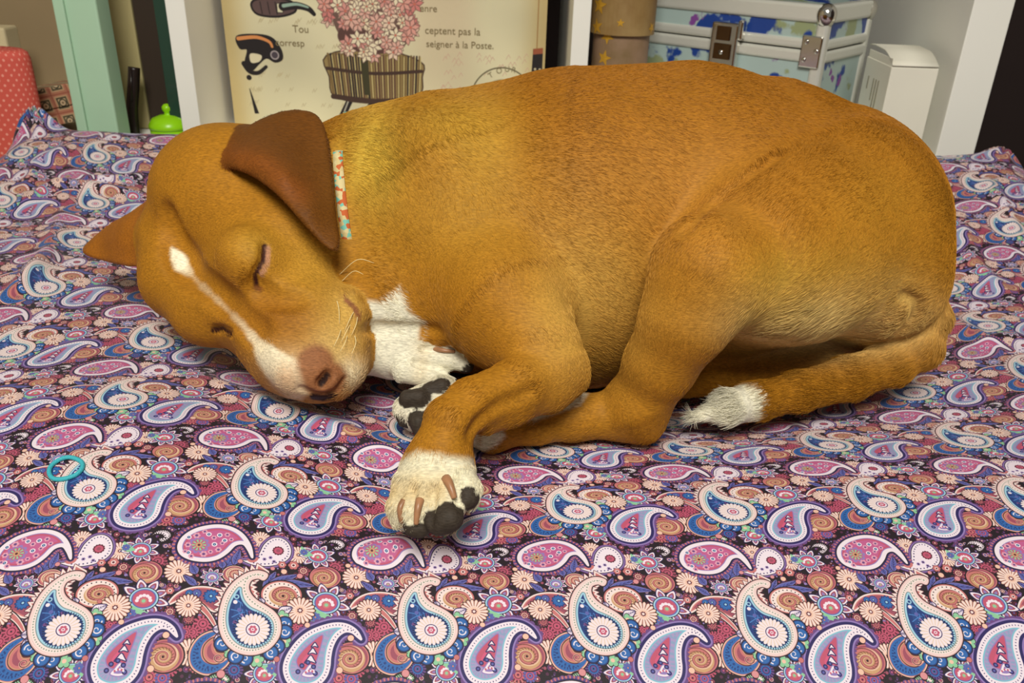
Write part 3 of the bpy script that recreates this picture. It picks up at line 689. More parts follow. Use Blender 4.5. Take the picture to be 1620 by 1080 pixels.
def surface_nets(D, lo, vox):
    ins = D < 0; nx, ny, nz = D.shape
    c = np.zeros((nx - 1, ny - 1, nz - 1), np.uint8)
    for i in (0, 1):
        for j in (0, 1):
            for k in (0, 1): c += ins[i:nx - 1 + i, j:ny - 1 + j, k:nz - 1 + k]
    act = np.argwhere((c > 0) & (c < 8)); vid = np.full(c.shape, -1, np.int32); vid[tuple(act.T)] = np.arange(len(act))
    corner = np.array([(i, j, k) for i in (0, 1) for j in (0, 1) for k in (0, 1)])
    val = np.stack([D[tuple((act + q).T)] for q in corner], 1).astype(np.float64)
    pos = np.zeros((len(act), 3)); cnt = np.zeros(len(act))
    for a in range(8):
        for b in range(a + 1, 8):
            if abs(corner[a] - corner[b]).sum() != 1: continue
            m = (val[:, a] < 0) != (val[:, b] < 0); s = val[m, a] / (val[m, a] - val[m, b])
            pos[m] += corner[a] + (corner[b] - corner[a]) * s[:, None]; cnt[m] += 1
    V = (act + pos / cnt[:, None]) * vox + lo
    F = []
    for axis in range(3):
        o1, o2 = [(1, 2), (2, 0), (0, 1)][axis]
        sl0 = [slice(1, -1)] * 3; sl1 = [slice(1, -1)] * 3; sl0[axis] = slice(0, -1); sl1[axis] = slice(1, None)
        A = ins[tuple(sl0)]; B = ins[tuple(sl1)]
        for flip, M in ((False, A & ~B), (True, ~A & B)):
            e = np.argwhere(M)
            if len(e) == 0: continue
            base = e + 1; base[:, axis] -= 1
            d1 = np.zeros(3, int); d1[o1] = 1; d2 = np.zeros(3, int); d2[o2] = 1
            q = [vid[tuple((base - d1 - d2).T)], vid[tuple((base - d2).T)], vid[tuple(base.T)], vid[tuple((base - d1).T)]]
            F.append(np.stack(q if not flip else q[::-1], 1))
    F = np.vstack(F); F = F[(F >= 0).all(1)]
    return V, F

def relax(V, F, it, lam=.5):
    E = np.vstack([F[:, [0, 1]], F[:, [1, 2]], F[:, [2, 3]], F[:, [3, 0]]]); E = np.vstack([E, E[:, ::-1]])
    deg = np.bincount(E[:, 0], minlength=len(V))[:, None]
    for k in range(it):
        for w in (lam, -lam * 1.03):
            S = np.stack([np.bincount(E[:, 0], V[E[:, 1], a], minlength=len(V)) for a in range(3)], 1)
            V = V + w * (S / np.maximum(deg, 1) - V)
    return V

def relax_masked(V, F, w, it, lam=.6):
    E = np.vstack([F[:, [0, 1]], F[:, [1, 2]], F[:, [2, 3]], F[:, [3, 0]]]); E = np.vstack([E, E[:, ::-1]])
    deg = np.maximum(np.bincount(E[:, 0], minlength=len(V)), 1)
    for _ in range(6): w = .4 * w + .6 * np.bincount(E[:, 0], w[E[:, 1]], minlength=len(V)) / deg
    for k in range(it):
        for m in (lam, -lam * 1.01):
            S = np.stack([np.bincount(E[:, 0], V[E[:, 1], a], minlength=len(V)) for a in range(3)], 1)
            V = V + (m * w)[:, None] * (S / deg[:, None] - V)
    return V

def group_at(V):
    """per vertex: index of the nearest group and the lie of the coat (direction along that limb)"""
    best = np.full(len(V), 1e9); gi = np.zeros(len(V), int); dirs = np.zeros((len(V), 3)); along = np.zeros(len(V)); wsum = np.zeros(len(V))
    X, Y, Z = V[:, 0], V[:, 1], V[:, 2]
    for n, (name, prims, ki, ko) in enumerate(GROUPS):
        for k, p in enumerate(prims):
            b0, b1 = prim_box(p); m = ((V > b0 - .03) & (V < b1 + .03)).all(1)
            if not m.any(): continue
            d = prim_d(p, X[m], Y[m], Z[m]); ids = np.nonzero(m)[0]
            if p[0] == 'cone':
                e = np.array(p[2][:3]) - np.array(p[1][:3]); L = np.linalg.norm(e)
            else:
                e = np.array((.6, -.55, -.55)) if name == 'ear' else np.array((-.8, .3, -.2)); L = 1
            w = np.exp(-np.maximum(d, 0) / .006)
            if L > .005: dirs[ids] += (e / L)[None] * w[:, None]
            better = d < best[ids]; q = ids[better]; best[q] = d[better]; gi[q] = n
            if p[0] == 'cone':
                h = np.clip(((V[q] - np.array(p[1][:3])) @ e) / (L * L), 0, 1); along[q] = (k + h) / len(prims)
    return gi, along, dirs

def seg_dist(px, py, pts):
    d = np.full(px.shape, 1e9); s = np.zeros(px.shape); n = len(pts) - 1
    for k in range(n):
        (ax, ay), (bx, by) = pts[k][:2], pts[k + 1][:2]; ex, ey = bx - ax, by - ay
        h = np.clip(((px - ax) * ex + (py - ay) * ey) / (ex * ex + ey * ey), 0, 1); q = np.hypot(px - ax - h * ex, py - ay - h * ey)
        m = q < d; d = np.where(m, q, d); s = np.where(m, (k + h) / n, s)
    return d, s
def in_poly(px, py, P, soft):
    R = Raster.__new__(Raster); d, _, _ = Raster.sdf(R, P, px.astype(np.float32), py.astype(np.float32)); return sm(soft, -soft, d)

def coat_colour(V, N, gi, along):
    """pigment of the coat, plus light painted onto belly, lower thigh and rump; markings are tied to the limb or the feature they belong to"""
    names = np.array([g[0] for g in GROUPS])[gi]; px, py = project(V); near = N[:, 1] < .35
    noise = sum(np.sin(V @ w + p) for w, p in zip(_rng2.normal(0, 190, (8, 3)), _rng2.uniform(0, 6, 8))) / 8
    soft = noise * 5
    TAN, GOLD, RUST, EAR, WHITE, PADC = lin(166, 112, 28), lin(190, 150, 54), lin(150, 94, 20), lin(92, 50, 14), lin(226, 221, 198), lin(62, 54, 46)
    c = np.tile(TAN, (len(V), 1))
    def mix(col, w): nonlocal c; w = np.clip(w, 0, 1)[:, None]; c = c * (1 - w) + col * w
    def blob(x, y, rx, ry, col, a, where=None):
        q = np.exp(-(((px - x) / rx) ** 2 + ((py - y) / ry) ** 2)); mix(col, a * q * (near if where is None else where))
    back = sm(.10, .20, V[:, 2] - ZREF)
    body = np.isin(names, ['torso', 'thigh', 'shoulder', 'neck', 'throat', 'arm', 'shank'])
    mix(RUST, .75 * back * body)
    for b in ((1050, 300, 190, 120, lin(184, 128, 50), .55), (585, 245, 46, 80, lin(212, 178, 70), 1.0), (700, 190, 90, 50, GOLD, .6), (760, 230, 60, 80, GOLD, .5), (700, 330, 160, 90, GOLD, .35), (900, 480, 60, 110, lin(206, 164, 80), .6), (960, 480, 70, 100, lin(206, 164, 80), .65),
              (1330, 498, 130, 48, lin(240, 212, 138), 1.0), (1290, 520, 100, 34, lin(246, 220, 150), .95), (1400, 340, 100, 100, lin(180, 128, 40), .7), (1240, 470, 70, 60, GOLD, .6), (1400, 470, 60, 50, lin(206, 164, 84), .7), (1300, 430, 120, 50, GOLD, .4)):  # besides coat tones, brightens belly, lower thigh and rump where light falls short
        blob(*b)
    head = np.isin(names, ['head', 'lip', 'nose'])
    for b in ((490, 420, 60, 60, lin(190, 142, 48), .8), (545, 500, 40, 60, lin(204, 166, 82), .8), (440, 500, 70, 40, lin(138, 82, 24), .55), (400, 385, 40, 30, GOLD, .5), (330, 330, 90, 80, TAN, .3), (530, 560, 40, 45, lin(206, 172, 104), .8), (556, 592, 24, 24, lin(226, 210, 172), .9), (455, 580, 40, 30, lin(226, 200, 160), .5)):
        blob(*b, where=head)
    # white markings
    d, s = seg_dist(px, py, [(272, 392), (290, 420), (318, 450), (350, 480), (385, 515), (410, 545), (440, 580), (470, 605)])
    wb = np.interp(s, [0, .06, .14, .22, .5, .7, .8, .9, 1], [2, 11, 13, 5, 4, 9, 20, 28, 26])
    mix(lin(244, 236, 206), sm(wb + 4, wb - 4, d + soft) * head * np.interp(s, [0, .14, .22, .5, .68, .8, 1], [1, 1, .28, .25, .6, .75, .5]))
    bib = in_poly(px + soft, py + soft, [(552, 470), (600, 478), (632, 452), (642, 490), (668, 510), (660, 540), (560, 540)], 6) * np.isin(names, ['throat', 'torso', 'neck', 'shoulder', 'farpaw']) * (V[:, 1] < .80)
    mix(WHITE, bib); mix(WHITE, np.isin(names, ['farpaw']).astype(float))
    mix(WHITE, sm(.745, .775, along + noise * .015) * (names == 'tail') * 1.0)
    fp = np.isin(names, ['forepaw', 'arm']) * sm(712, 728, py + soft * 1.6 - .10 * (px - 690)); mix(lin(224, 216, 186), fp)
    mix(lin(196, 158, 84), .85 * np.exp(-((py - 775) / 26.) ** 2) * np.isin(names, ['forepaw']) * (.6 + .4 * noise) * sm(715, 700, px + 0 * py))
    mix(lin(205, 170, 110), .5 * np.isin(names, ['farpaw']) * np.exp(-((px - 665) / 14.) ** 2) * (.5 + .5 * noise))
    mix(WHITE, np.isin(names, ['hindpaw']) * .95); mix(WHITE, (names == 'shank') * in_poly(px, py, [(812, 662), (900, 606), (942, 604), (918, 640), (850, 664)], 4) * 1.0)
    mix(WHITE, (names == 'shank') * in_poly(px + soft * .5, py, [(765, 682), (790, 668), (800, 690), (775, 715), (760, 712)], 4)); mix(WHITE, (names == 'shank') * sm(765, 745, px))
    # bare skin and dark details
    mix(PADC, np.isin(names, ['pad', 'hindpad', 'farpad']).astype(float))
    dn, _ = seg_dist(px, py, [(500, 575), (508, 600), (520, 600)]); mix(lin(148, 96, 60), sm(38, 22, dn) * np.isin(names, ['nose', 'head', 'lip']) * near)
    mix(lin(196, 150, 110), .6 * np.exp(-(((px - 455) / 22) ** 2 + ((py - 600) / 26) ** 2)) * head)
    for pts, w, col in (([(418, 389), (416, 412), (404, 434), (406, 453)], 4.0, lin(58, 26, 18)), ([(424, 392), (424, 414), (414, 434)], 3.5, lin(178, 128, 96)), ([(338, 522), (352, 521), (364, 528)], 5, lin(60, 30, 16)),
                        ([(517, 594), (512, 601), (508, 606)], 5.5, lin(40, 20, 16)), ([(495, 627), (512, 629), (528, 624)], 5, lin(40, 20, 16)), ([(548, 475), (562, 488), (568, 505)], 4, lin(138, 88, 52)), ([(404, 455), (412, 457)], 4, lin(120, 72, 28))):
        d, _ = seg_dist(px, py, pts); mix(col, sm(w + 2, w - 1.5, d) * head)
    ear = np.isin(names, ['ear']); mix(EAR, ear * .88)
    mix(lin(130, 72, 24), ear * np.exp(-(seg_dist(px, py, [(365, 245), (420, 262), (470, 305)])[0] / 22) ** 2) * .8)
    mix(lin(156, 92, 26), (names == 'farear') * .8)
    tone = 1 + .10 * noise; return np.clip(c * tone[:, None], 0, 1)
_rng2 = np.random.default_rng(11)

def build_dog(vox):
    D, lo, vox = dog_field(vox); global FIELD; FIELD = Field(D, lo, vox); V, F = surface_nets(D, lo, vox); V = relax(V, F, 3)
    broad = np.isin(np.array([g[0] for g in GROUPS])[group_at(V)[0]], ['torso', 'neck', 'shoulder', 'thigh', 'shank', 'arm', 'tail', 'throat']).astype(float); V = relax_masked(V, F, broad, 40)
    me = bpy.data.meshes.new('sleeping_dog'); me.vertices.add(len(V)); me.vertices.foreach_set('co', V.ravel().astype(np.float32))
    me.loops.add(F.size); me.loops.foreach_set('vertex_index', F.ravel().astype(np.int32)); me.polygons.add(len(F))
    me.polygons.foreach_set('loop_start', np.arange(0, F.size, 4, dtype=np.int32)); me.update(calc_edges=True)
    N = np.empty(len(V) * 3, np.float32); me.vertices.foreach_get('normal', N); N = N.reshape(-1, 3)
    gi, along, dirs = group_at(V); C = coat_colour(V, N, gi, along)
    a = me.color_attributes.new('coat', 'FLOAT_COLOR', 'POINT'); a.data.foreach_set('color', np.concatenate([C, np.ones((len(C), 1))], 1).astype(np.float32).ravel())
    return me, V, N, F, gi, along, dirs, C

def coat_material():
    m = bpy.data.materials.new('short_dog_coat'); m.use_nodes = True; nt = m.node_tree; b = nt.nodes['Principled BSDF']
    at_ = nt.nodes.new('ShaderNodeAttribute'); at_.attribute_name = 'coat'
    tc = nt.nodes.new('ShaderNodeTexCoord'); mp = nt.nodes.new('ShaderNodeMapping'); mp.inputs['Scale'].default_value = (120, 420, 420); nt.links.new(tc.outputs['Object'], mp.inputs[0])
    n = nt.nodes.new('ShaderNodeTexNoise'); n.inputs['Scale'].default_value = 2; n.inputs['Detail'].default_value = 3; nt.links.new(mp.outputs[0], n.inputs['Vector'])
    mr = nt.nodes.new('ShaderNodeMapRange'); mr.inputs[1].default_value = .3; mr.inputs[2].default_value = .7; mr.inputs[3].default_value = .72; mr.inputs[4].default_value = 1.22; nt.links.new(n.outputs['Fac'], mr.inputs[0])
    mx = nt.nodes.new('ShaderNodeVectorMath'); mx.operation = 'SCALE'; nt.links.new(at_.outputs['Color'], mx.inputs[0]); nt.links.new(mr.outputs[0], mx.inputs['Scale'])
    nt.links.new(mx.outputs[0], b.inputs['Base Color'])
    bp = nt.nodes.new('ShaderNodeBump'); bp.inputs['Strength'].default_value = .35; bp.inputs['Distance'].default_value = .0015; nt.links.new(n.outputs['Fac'], bp.inputs['Height']); nt.links.new(bp.outputs['Normal'], b.inputs['Normal'])
    b.inputs['Roughness'].default_value = .6; b.inputs['Specular IOR Level'].default_value = .15; return m
M_COAT = coat_material()
DOG_VOX = 0.0020
dog_me, DV, DN, DF, DGI, DAL, DDIR, DC = build_dog(DOG_VOX)
dog = link('sleeping_dog', dog_me, M_COAT, smooth=True)
tag(dog, 'tan dog with white paws, chest and tail tip sleeping curled up on the paisley bed', 'dog')


# ---------------------------------------------------------------- fur
def build_fur(count, seed=4):
    rng = np.random.default_rng(seed); names = np.array([g[0] for g in GROUPS])[DGI]
    A = DV[DF]; ar = np.linalg.norm(np.cross(A[:, 1] - A[:, 0], A[:, 2] - A[:, 0]), axis=1)
    px, py = project(DV); fn = DN[DF[:, 0]]
    bare = np.isin(names, ['pad', 'hindpad', 'farpad', 'nose'])[DF[:, 0]]
    qx, qy = px[DF[:, 0]], py[DF[:, 0]]
    bare |= (np.hypot((qx - 508) / 30, (qy - 592) / 34) < 1) & (fn[:, 1] < 0)
    bare |= (np.hypot((qx - 411) / 12, (qy - 420) / 36) < 1) & (fn[:, 1] < 0)
    w = ar * np.where(bare, 0, 1) * np.where(fn[:, 2] < -.75, .1, 1) * np.where(fn[:, 1] > .5, .35, 1)
    f = rng.choice(len(DF), count, p=w / w.sum()); a, b = rng.random((2, count))
    Q = DF[f]; W = np.stack([(1 - a) * (1 - b), a * (1 - b), a * b, (1 - a) * b], 1)
    P = (DV[Q] * W[..., None]).sum(1); N = (DN[Q] * W[..., None]).sum(1); N /= np.linalg.norm(N, axis=1)[:, None]; C = (DC[Q] * W[..., None]).sum(1)
    nm = names[Q[:, 0]]; x, y = project(P)
    E = np.vstack([DF[:, [0, 1]], DF[:, [1, 2]], DF[:, [2, 3]], DF[:, [3, 0]]]); E = np.vstack([E, E[:, ::-1]]); deg = np.maximum(np.bincount(E[:, 0], minlength=len(DV)), 1)[:, None]
    headd = at(340, 260, .83) - at(515, 600, .66); headd /= np.linalg.norm(headd)
    G = DDIR.copy(); G[np.isin(names, ['head', 'lip'])] = headd; l = np.linalg.norm(G, axis=1); G[l < 1e-6] = (1, 0, -.3); G /= np.linalg.norm(G, axis=1)[:, None]
    G[np.isin(names, ['torso', 'neck', 'shoulder', 'thigh'])] += (0, 0, -.45)
    for _ in range(140): G = .3 * G + .7 * np.stack([np.bincount(E[:, 0], G[E[:, 1], a], minlength=len(DV)) for a in range(3)], 1) / deg
    D = G[Q[:, 0]]; D = D / (np.linalg.norm(D, axis=1)[:, None] + 1e-9)
    D += .22 * np.stack([np.sin(P @ k + s) for k, s in zip(rng.normal(0, 40, (3, 3)), (0, 2, 4))], 1) + rng.normal(0, .16, (count, 3))
    T = D - (D * N).sum(1)[:, None] * N; T /= np.linalg.norm(T, axis=1)[:, None] + 1e-9
    L = np.full(count, .0075)
    for g, v in (('head', .0045), ('lip', .006), ('ear', .0035), ('farear', .0035), ('tail', .010), ('arm', .006), ('shank', .006), ('forepaw', .006), ('farpaw', .0042), ('hindpaw', .006)): L[nm == g] = v
    L[(nm == 'tail') & (x < 1205)] = .015
    L += .012 * np.exp(-(((x - 1310) / 110) ** 2 + ((y - 505) / 35) ** 2)) + .006 * np.exp(-(((x - 590) / 50) ** 2 + ((y - 240) / 60) ** 2))
    L *= rng.uniform(.6, 1.25, count)
    lift = np.where(nm == 'tail', .26, .15) + rng.uniform(-.06, .10, count)
    lift = np.where((nm == 'tail') & (x < 1205), .12, lift)
    k = 4; pts = np.empty((count, k, 3), np.float32)
    for q in range(k):
        s = q / (k - 1); pts[:, q] = P - N * .0006 + (T * (s * L)[:, None]) + N * (L * lift * (s - .45 * s * s))[:, None]
    cu = bpy.data.hair_curves.new('fur'); cu.add_curves([k] * count)
    cu.attributes['position'].data.foreach_set('vector', pts.ravel())
    rad = np.tile(np.array([.00022, .0002, .00015, .00004], np.float32), count)
    ra = cu.attributes.get('radius') or cu.attributes.new('radius', 'FLOAT', 'POINT'); ra.data.foreach_set('value', rad)
    br = rng.uniform(.76, 1.26, count) ** 1.0; CC = np.clip(C * br[:, None], 0, 1)
    ca = cu.attributes.new('coat', 'FLOAT_COLOR', 'CURVE'); ca.data.foreach_set('color', np.concatenate([CC, np.ones((count, 1))], 1).astype(np.float32).ravel())
    m = bpy.data.materials.new('fur_strands'); m.use_nodes = True; nt = m.node_tree; b = nt.nodes['Principled BSDF']
    an = nt.nodes.new('ShaderNodeAttribute'); an.attribute_name = 'coat'; nt.links.new(an.outputs['Color'], b.inputs['Base Color'])
    b.inputs['Roughness'].default_value = .5; b.inputs['Specular IOR Level'].default_value = .18
    o = bpy.data.objects.new('fur', cu); COL.objects.link(o); cu.materials.append(m); o.parent = dog; o['kind'] = 'stuff'
    return o
FUR_COUNT = 480000
build_fur(FUR_COUNT)

# ---------------------------------------------------------------- collar, claws, whiskers
def collar_material():
    m = bpy.data.materials.new('woven_collar'); m.use_nodes = True; nt = m.node_tree; b = nt.nodes['Principled BSDF']; b.inputs['Roughness'].default_value = .8
    tc = nt.nodes.new('ShaderNodeTexCoord'); v = nt.nodes.new('ShaderNodeTexVoronoi'); v.inputs['Scale'].default_value = 260; nt.links.new(tc.outputs['Object'], v.inputs['Vector'])
    r = nt.nodes.new('ShaderNodeValToRGB'); e = r.color_ramp; e.interpolation = 'CONSTANT'; e.elements[0].color = lin(214, 198, 146, 1); e.elements[1].position = .55; e.elements[1].color = lin(120, 190, 170, 1)
    q = e.elements.new(.3); q.color = lin(196, 96, 44, 1); q = e.elements.new(.75); q.color = lin(206, 186, 130, 1)
    sp = nt.nodes.new('ShaderNodeSeparateColor'); nt.links.new(v.outputs['Color'], sp.inputs[0]); nt.links.new(sp.outputs[0], r.inputs[0]); nt.links.new(r.outputs[0], b.inputs['Base Color'])
    return m
def build_collar():
    p0, n0 = FIELD.surface(536, 262); p1, n1 = FIELD.surface(553, 410)
    c = at(575, 330, .83); nrm = np.cross(p0 - c, p1 - c); nrm /= np.linalg.norm(nrm)
    u = (p0 - c) / np.linalg.norm(p0 - c); v = np.cross(nrm, u); V, F = [], []; n = 96; last = .09
    for k in range(n):
        a = 2 * math.pi * k / n; d = u * math.cos(a) + v * math.sin(a); r = .05
        while FIELD(c + d * r) < 0 and r < .118: r += .001
        qx, qy = project((c + d * r)[None]); r -= .006 * float(sm(246, 226, qy[0])) if d[1] < 0.3 else 0
        for (h, e) in ((-.0042, .0012), (.0042, .0012), (.0042, -.0015), (-.0042, -.0015)): V.append(c + d * (r + e + .0012) + nrm * h)
    for k in range(n):
        j = (k + 1) % n
        for q in range(4): F.append((k * 4 + q, k * 4 + (q + 1) % 4, j * 4 + (q + 1) % 4, j * 4 + q))
    o = link('collar', mesh_from('collar', V, F), collar_material(), dog, True); o['label'] = 'woven cream, teal and orange collar'
build_collar()
M_CLAW = material('claw_horn', lin(164, 118, 84), .35, vary=(60, .3)); M_WHISK = material('whisker_hair', lin(244, 226, 170), .4)
def claw(p0, p1, w, lift=4, drop=0):
    a, na = FIELD.surface(*p0); b, nb = FIELD.surface(*p1)
    if a is None or b is None: return
    t = np.dot(a - np.array((0, 0, CAM_Z)), RN @ np.array((0, 0, -1.0))); s = t / F_PX
    tip = b + nb * (lift * .7 - drop) * s
    pts = [a - na * 3 * s, a * .7 + tip * .3 + na * lift * .9 * s, a * .35 + tip * .65 + na * lift * s, tip]
    pts = [tuple(q) for q in spline(np.array(pts), 4, False)]
    tube('claw', pts, w * s, 10, M_CLAW, dog, r1=w * .55 * s)
for c in (((637, 792), (638, 826), 6.5), ((664, 790), (659, 828), 7.5), ((706, 756), (717, 790), 8.5), ((688, 552), (720, 555), 4.5)):
    claw(*c)
def whisker(x0, y0, x1, y1, bend, out=.012):
    p, n = FIELD.surface(x0, y0)
    if p is None: return
    t = np.dot(p - np.array((0, 0, CAM_Z)), RN @ np.array((0, 0, -1.0)))
    e = at(x1, y1, t - out); m = (p + e) / 2 + n * .004 + np.array((0, 0, bend))
    pts = [tuple(q) for q in spline(np.array([p - n * .001, m, e]), 6, False)]
    tube('whisker', pts, .00042, 5, M_WHISK, dog, r1=.00012)
for wk in ((537, 434, 592, 416, .006), (541, 444, 575, 434, .003), (533, 474, 537, 512, .0), (560, 492, 545, 525, .0), (566, 500, 556, 530, .0), (555, 512, 540, 540, 0), (550, 530, 538, 556, 0), (562, 530, 556, 560, 0), (540, 520, 528, 548, 0)):
    whisker(*wk)


# the soft bed gives way under the dog: press the cover below the body wherever they would meet
def press_bed():
    D, lo, vox = FIELD.D, FIELD.lo, FIELD.vox; ins = D < .0005; low = np.where(ins.any(2), lo[2] + ins.argmax(2) * vox, 9.0)
    me = bed.data; n = len(me.vertices); co = np.empty(n * 3, np.float32); me.vertices.foreach_get('co', co); co = co.reshape(-1, 3)
    q = np.round((co[:, :2] - lo[:2]) / vox).astype(int); ok = ((q >= 0) & (q < np.array(low.shape))).all(1)
    # widen the pressed patch by two grid steps so that no cover vertex pokes through between samples
    L = low.copy()
    for dx in range(-2, 3):
        for dy in range(-2, 3): L = np.minimum(L, np.roll(np.roll(low, dx, 0), dy, 1))
    z = co[:, 2].copy(); z[ok] = np.minimum(z[ok], L[q[ok, 0], q[ok, 1]] - .0025); co[:, 2] = z
    me.vertices.foreach_set('co', co.ravel()); me.update()
press_bed()
# ================================================================ shelving unit behind the bed
YS = 1.40; SD = .50                                # front plane and depth of the shelf
M_WHITE = material('white_shelf_foil', lin(244, 243, 234), .45, vary=(6, .02))
def px_X(x, y=100, Y=YS): return float(at_y(x, y, Y)[0])
def px_Z(x, y, Y=YS): return float(at_y(x, y, Y)[2])
XL0, XL1 = px_X(274), px_X(304); XM0, XM1 = px_X(902), px_X(930); XR0, XR1 = px_X(1517), px_X(1580)
SB = .456                                          # top of the board the things stand on
unit = empty('shelving_unit', (0, YS, 0)); tag(unit, 'white open shelving unit with upright dividers behind the dog bed', 'shelf')
XF0 = XL0 - (XM0 - XL1) - .07                      # outer left side, hidden by the clutter at the edge of the picture
for a, b in ((XL0, XL1), (XM0, XM1), (XR0, XR1), (XF0, XF0 + .07)):
    box('upright', a, b, 0, SD, 0, 1.20, M_WHITE, unit, bev=.0015)
for (a, b) in ((XF0 + .07, XL0), (XL1, XM0), (XM1, XR0)):
    for z in (.06, SB, 1.06): box('shelf_board', a, b, .002, SD - .002, z - .031, z - .001, M_WHITE, unit, bev=.001)
box('top_board', XF0, XR1, 0, SD, 1.20, 1.25, M_WHITE, unit, bev=.002)

M_GREYB = material('grey_brown_backing', lin(150, 130, 98), .8, vary=(3, .15))
box('back_panel', XF0 + .07, px_X(190, 100, YS + .34), .34, .345, SB, 1.05, M_GREYB, unit, bev=0)

# ---------------------------------------------------------------- canvas print with flower basket
def paint_canvas():
    W, H = 900, 900; R = Raster(W, H, srgb(216, 208, 172), 1, 1, False); rng = random.Random(8)
    yy, xx = np.mgrid[0:H, 0:W] / W
    n = sum(np.sin(xx * a + yy * b + c) for a, b, c in [(rng.uniform(-25, 25), rng.uniform(-25, 25), rng.uniform(0, 6)) for _ in range(14)]) / 14
    R.a *= (1 + .10 * n)[..., None]
    edge = np.exp(-(np.minimum(xx, 1 - xx) / .06) ** 2); R.a *= 1 - (edge * .22)[..., None] * np.array((.5, .8, 1.4))
    pinkb = np.exp(-(((xx - .68) / .1) ** 4 + ((yy - .45) / .5) ** 4)); R.a = R.a * (1 - .30 * pinkb[..., None]) + .30 * pinkb[..., None] * srgb(206, 170, 140)
    DK, BR, BK = srgb(40, 28, 28), srgb(96, 66, 48), srgb(24, 16, 18)
    def T(x, y): return ((x - 350) / 520.0, (y + 330) / 520.0)      # photo pixel -> canvas unit
    L = lambda pts: [T(*p) for p in pts]
    for k in range(60):                                             # faint handwriting
        x, y = rng.uniform(365, 560), rng.choice((40, 78, 100, 124, 150, 170)) + rng.uniform(-3, 3)
        R.line(L([(x, y + 3), (x + 3, y - 3), (x + 4, y + 2), (x + 8, y - 4)]), .0016, srgb(190, 176, 136))
    for k in range(40):
        x, y = rng.uniform(690, 850), rng.uniform(80, 150); R.line(L([(x, y + 3), (x + 4, y - 4), (x + 7, y + 1)]), .0014, srgb(200, 160, 140))
    R.line(L([(856, -320), (856, 75)]), .003, srgb(150, 110, 60))
    # handlebar grips and forks
    R.poly(spline(L([(399, 18), (408, 10), (440, 8), (462, 12), (466, 24), (440, 32), (408, 30)]), 5), [(.006, BK), (0, srgb(92, 70, 68))])
    for x in (412, 424, 436): R.line(L([(x, 12), (x + 2, 30)]), .003, DK)
    R.poly(L([(439, 14), (447, 14), (447, 27), (439, 27)]), [(.002, DK), (0, srgb(220, 214, 180))])
    R.line(spline(L([(448, 18), (470, 16), (488, 20), (497, 28)]), 5, False), .026, BK, .012); R.line(spline(L([(449, 17), (470, 14), (488, 18)]), 5, False), .011, srgb(150, 176, 160), .006)
    R.poly(spline(L([(369, 66), (400, 62), (425, 66), (438, 82), (440, 98), (428, 104), (414, 98), (400, 108), (388, 118), (378, 108), (384, 86), (372, 84)]), 5), [(.002, BK)])
    R.line(spline(L([(371, 69), (400, 66), (420, 72), (425, 80)]), 5, False), .012, srgb(214, 140, 80), .008); R.poly(spline(L([(388, 92), (406, 94), (402, 104), (388, 106)]), 5), [(0, srgb(220, 210, 176))])
    R.disc(*T(428, 93), .014, srgb(70, 60, 70)); R.ring(*T(428, 93), .012, .004, srgb(170, 160, 160))
    R.line(spline(L([(376, 108), (384, 120), (398, 122), (412, 112)]), 5, False), .016, BK, .010); R.disc(*T(382, 130), .008, BK)
    R.poly(L([(381, 148), (392, 188), (386, 188)]), [(.001, BK)])
    R.poly(L([(850, 70), (866, 70), (866, 135), (848, 135)]), [(0, BK)]); R.poly(L([(850, 70), (866, 68), (866, 77), (850, 79)]), [(0, srgb(150, 80, 50))])
    for k in range(10): R.disc(*T(rng.uniform(852, 864), rng.uniform(92, 128)), .004, srgb(190, 180, 150))
    R.ring(*T(801, 152), .098, .004, srgb(96, 88, 64)); R.ring(*T(801, 152), .062, .0025, srgb(170, 160, 124))
    # bicycle frame under the basket
    for a, b in (((548, 160), (532, 190)), ((590, 160), (566, 190)), ((590, 160), (612, 190)), ((640, 166), (612, 186))): R.line(L([a, b]), .020, BK)
    R.line(L([(545, 162), (537, 180)]), .005, srgb(170, 166, 150)); R.disc(*T(630, 172), .02, BK)
    # basket
    R.poly(spline(L([(513, 92), (590, 78), (665, 96), (668, 120), (660, 152), (590, 164), (524, 156), (516, 124)]), 4), [(.004, srgb(70, 48, 32)), (0, srgb(150, 128, 80))])
    for k in range(34):
        f = k / 33; x = 515 + 150 * f; R.line(L([(x, 88), (521 + 140 * f, 157)]), .004 + .003 * rng.random(), rng.choice((DK, BR, srgb(120, 96, 56))))
        if k % 2: R.line(L([(x + 2, 90), (523 + 140 * f, 155)]), .003, srgb(206, 190, 130))
    for y0, w in ((113, .010), (158, .016)): R.line(spline(L([(512 if y0 < 120 else 520, y0 - 2), (590, y0 + 4), (668 if y0 < 120 else 662, y0 - 2)]), 6, False), w, srgb(66, 44, 34))
    R.poly(L([(568, 96), (580, 96), (582, 152), (572, 152)]), [(0, srgb(60, 56, 30))])
    # blossoms
    R.disc(*T(585, 10), .12, srgb(110, 84, 74), .15); R.disc(*T(590, 60), .11, srgb(90, 60, 54), .05)
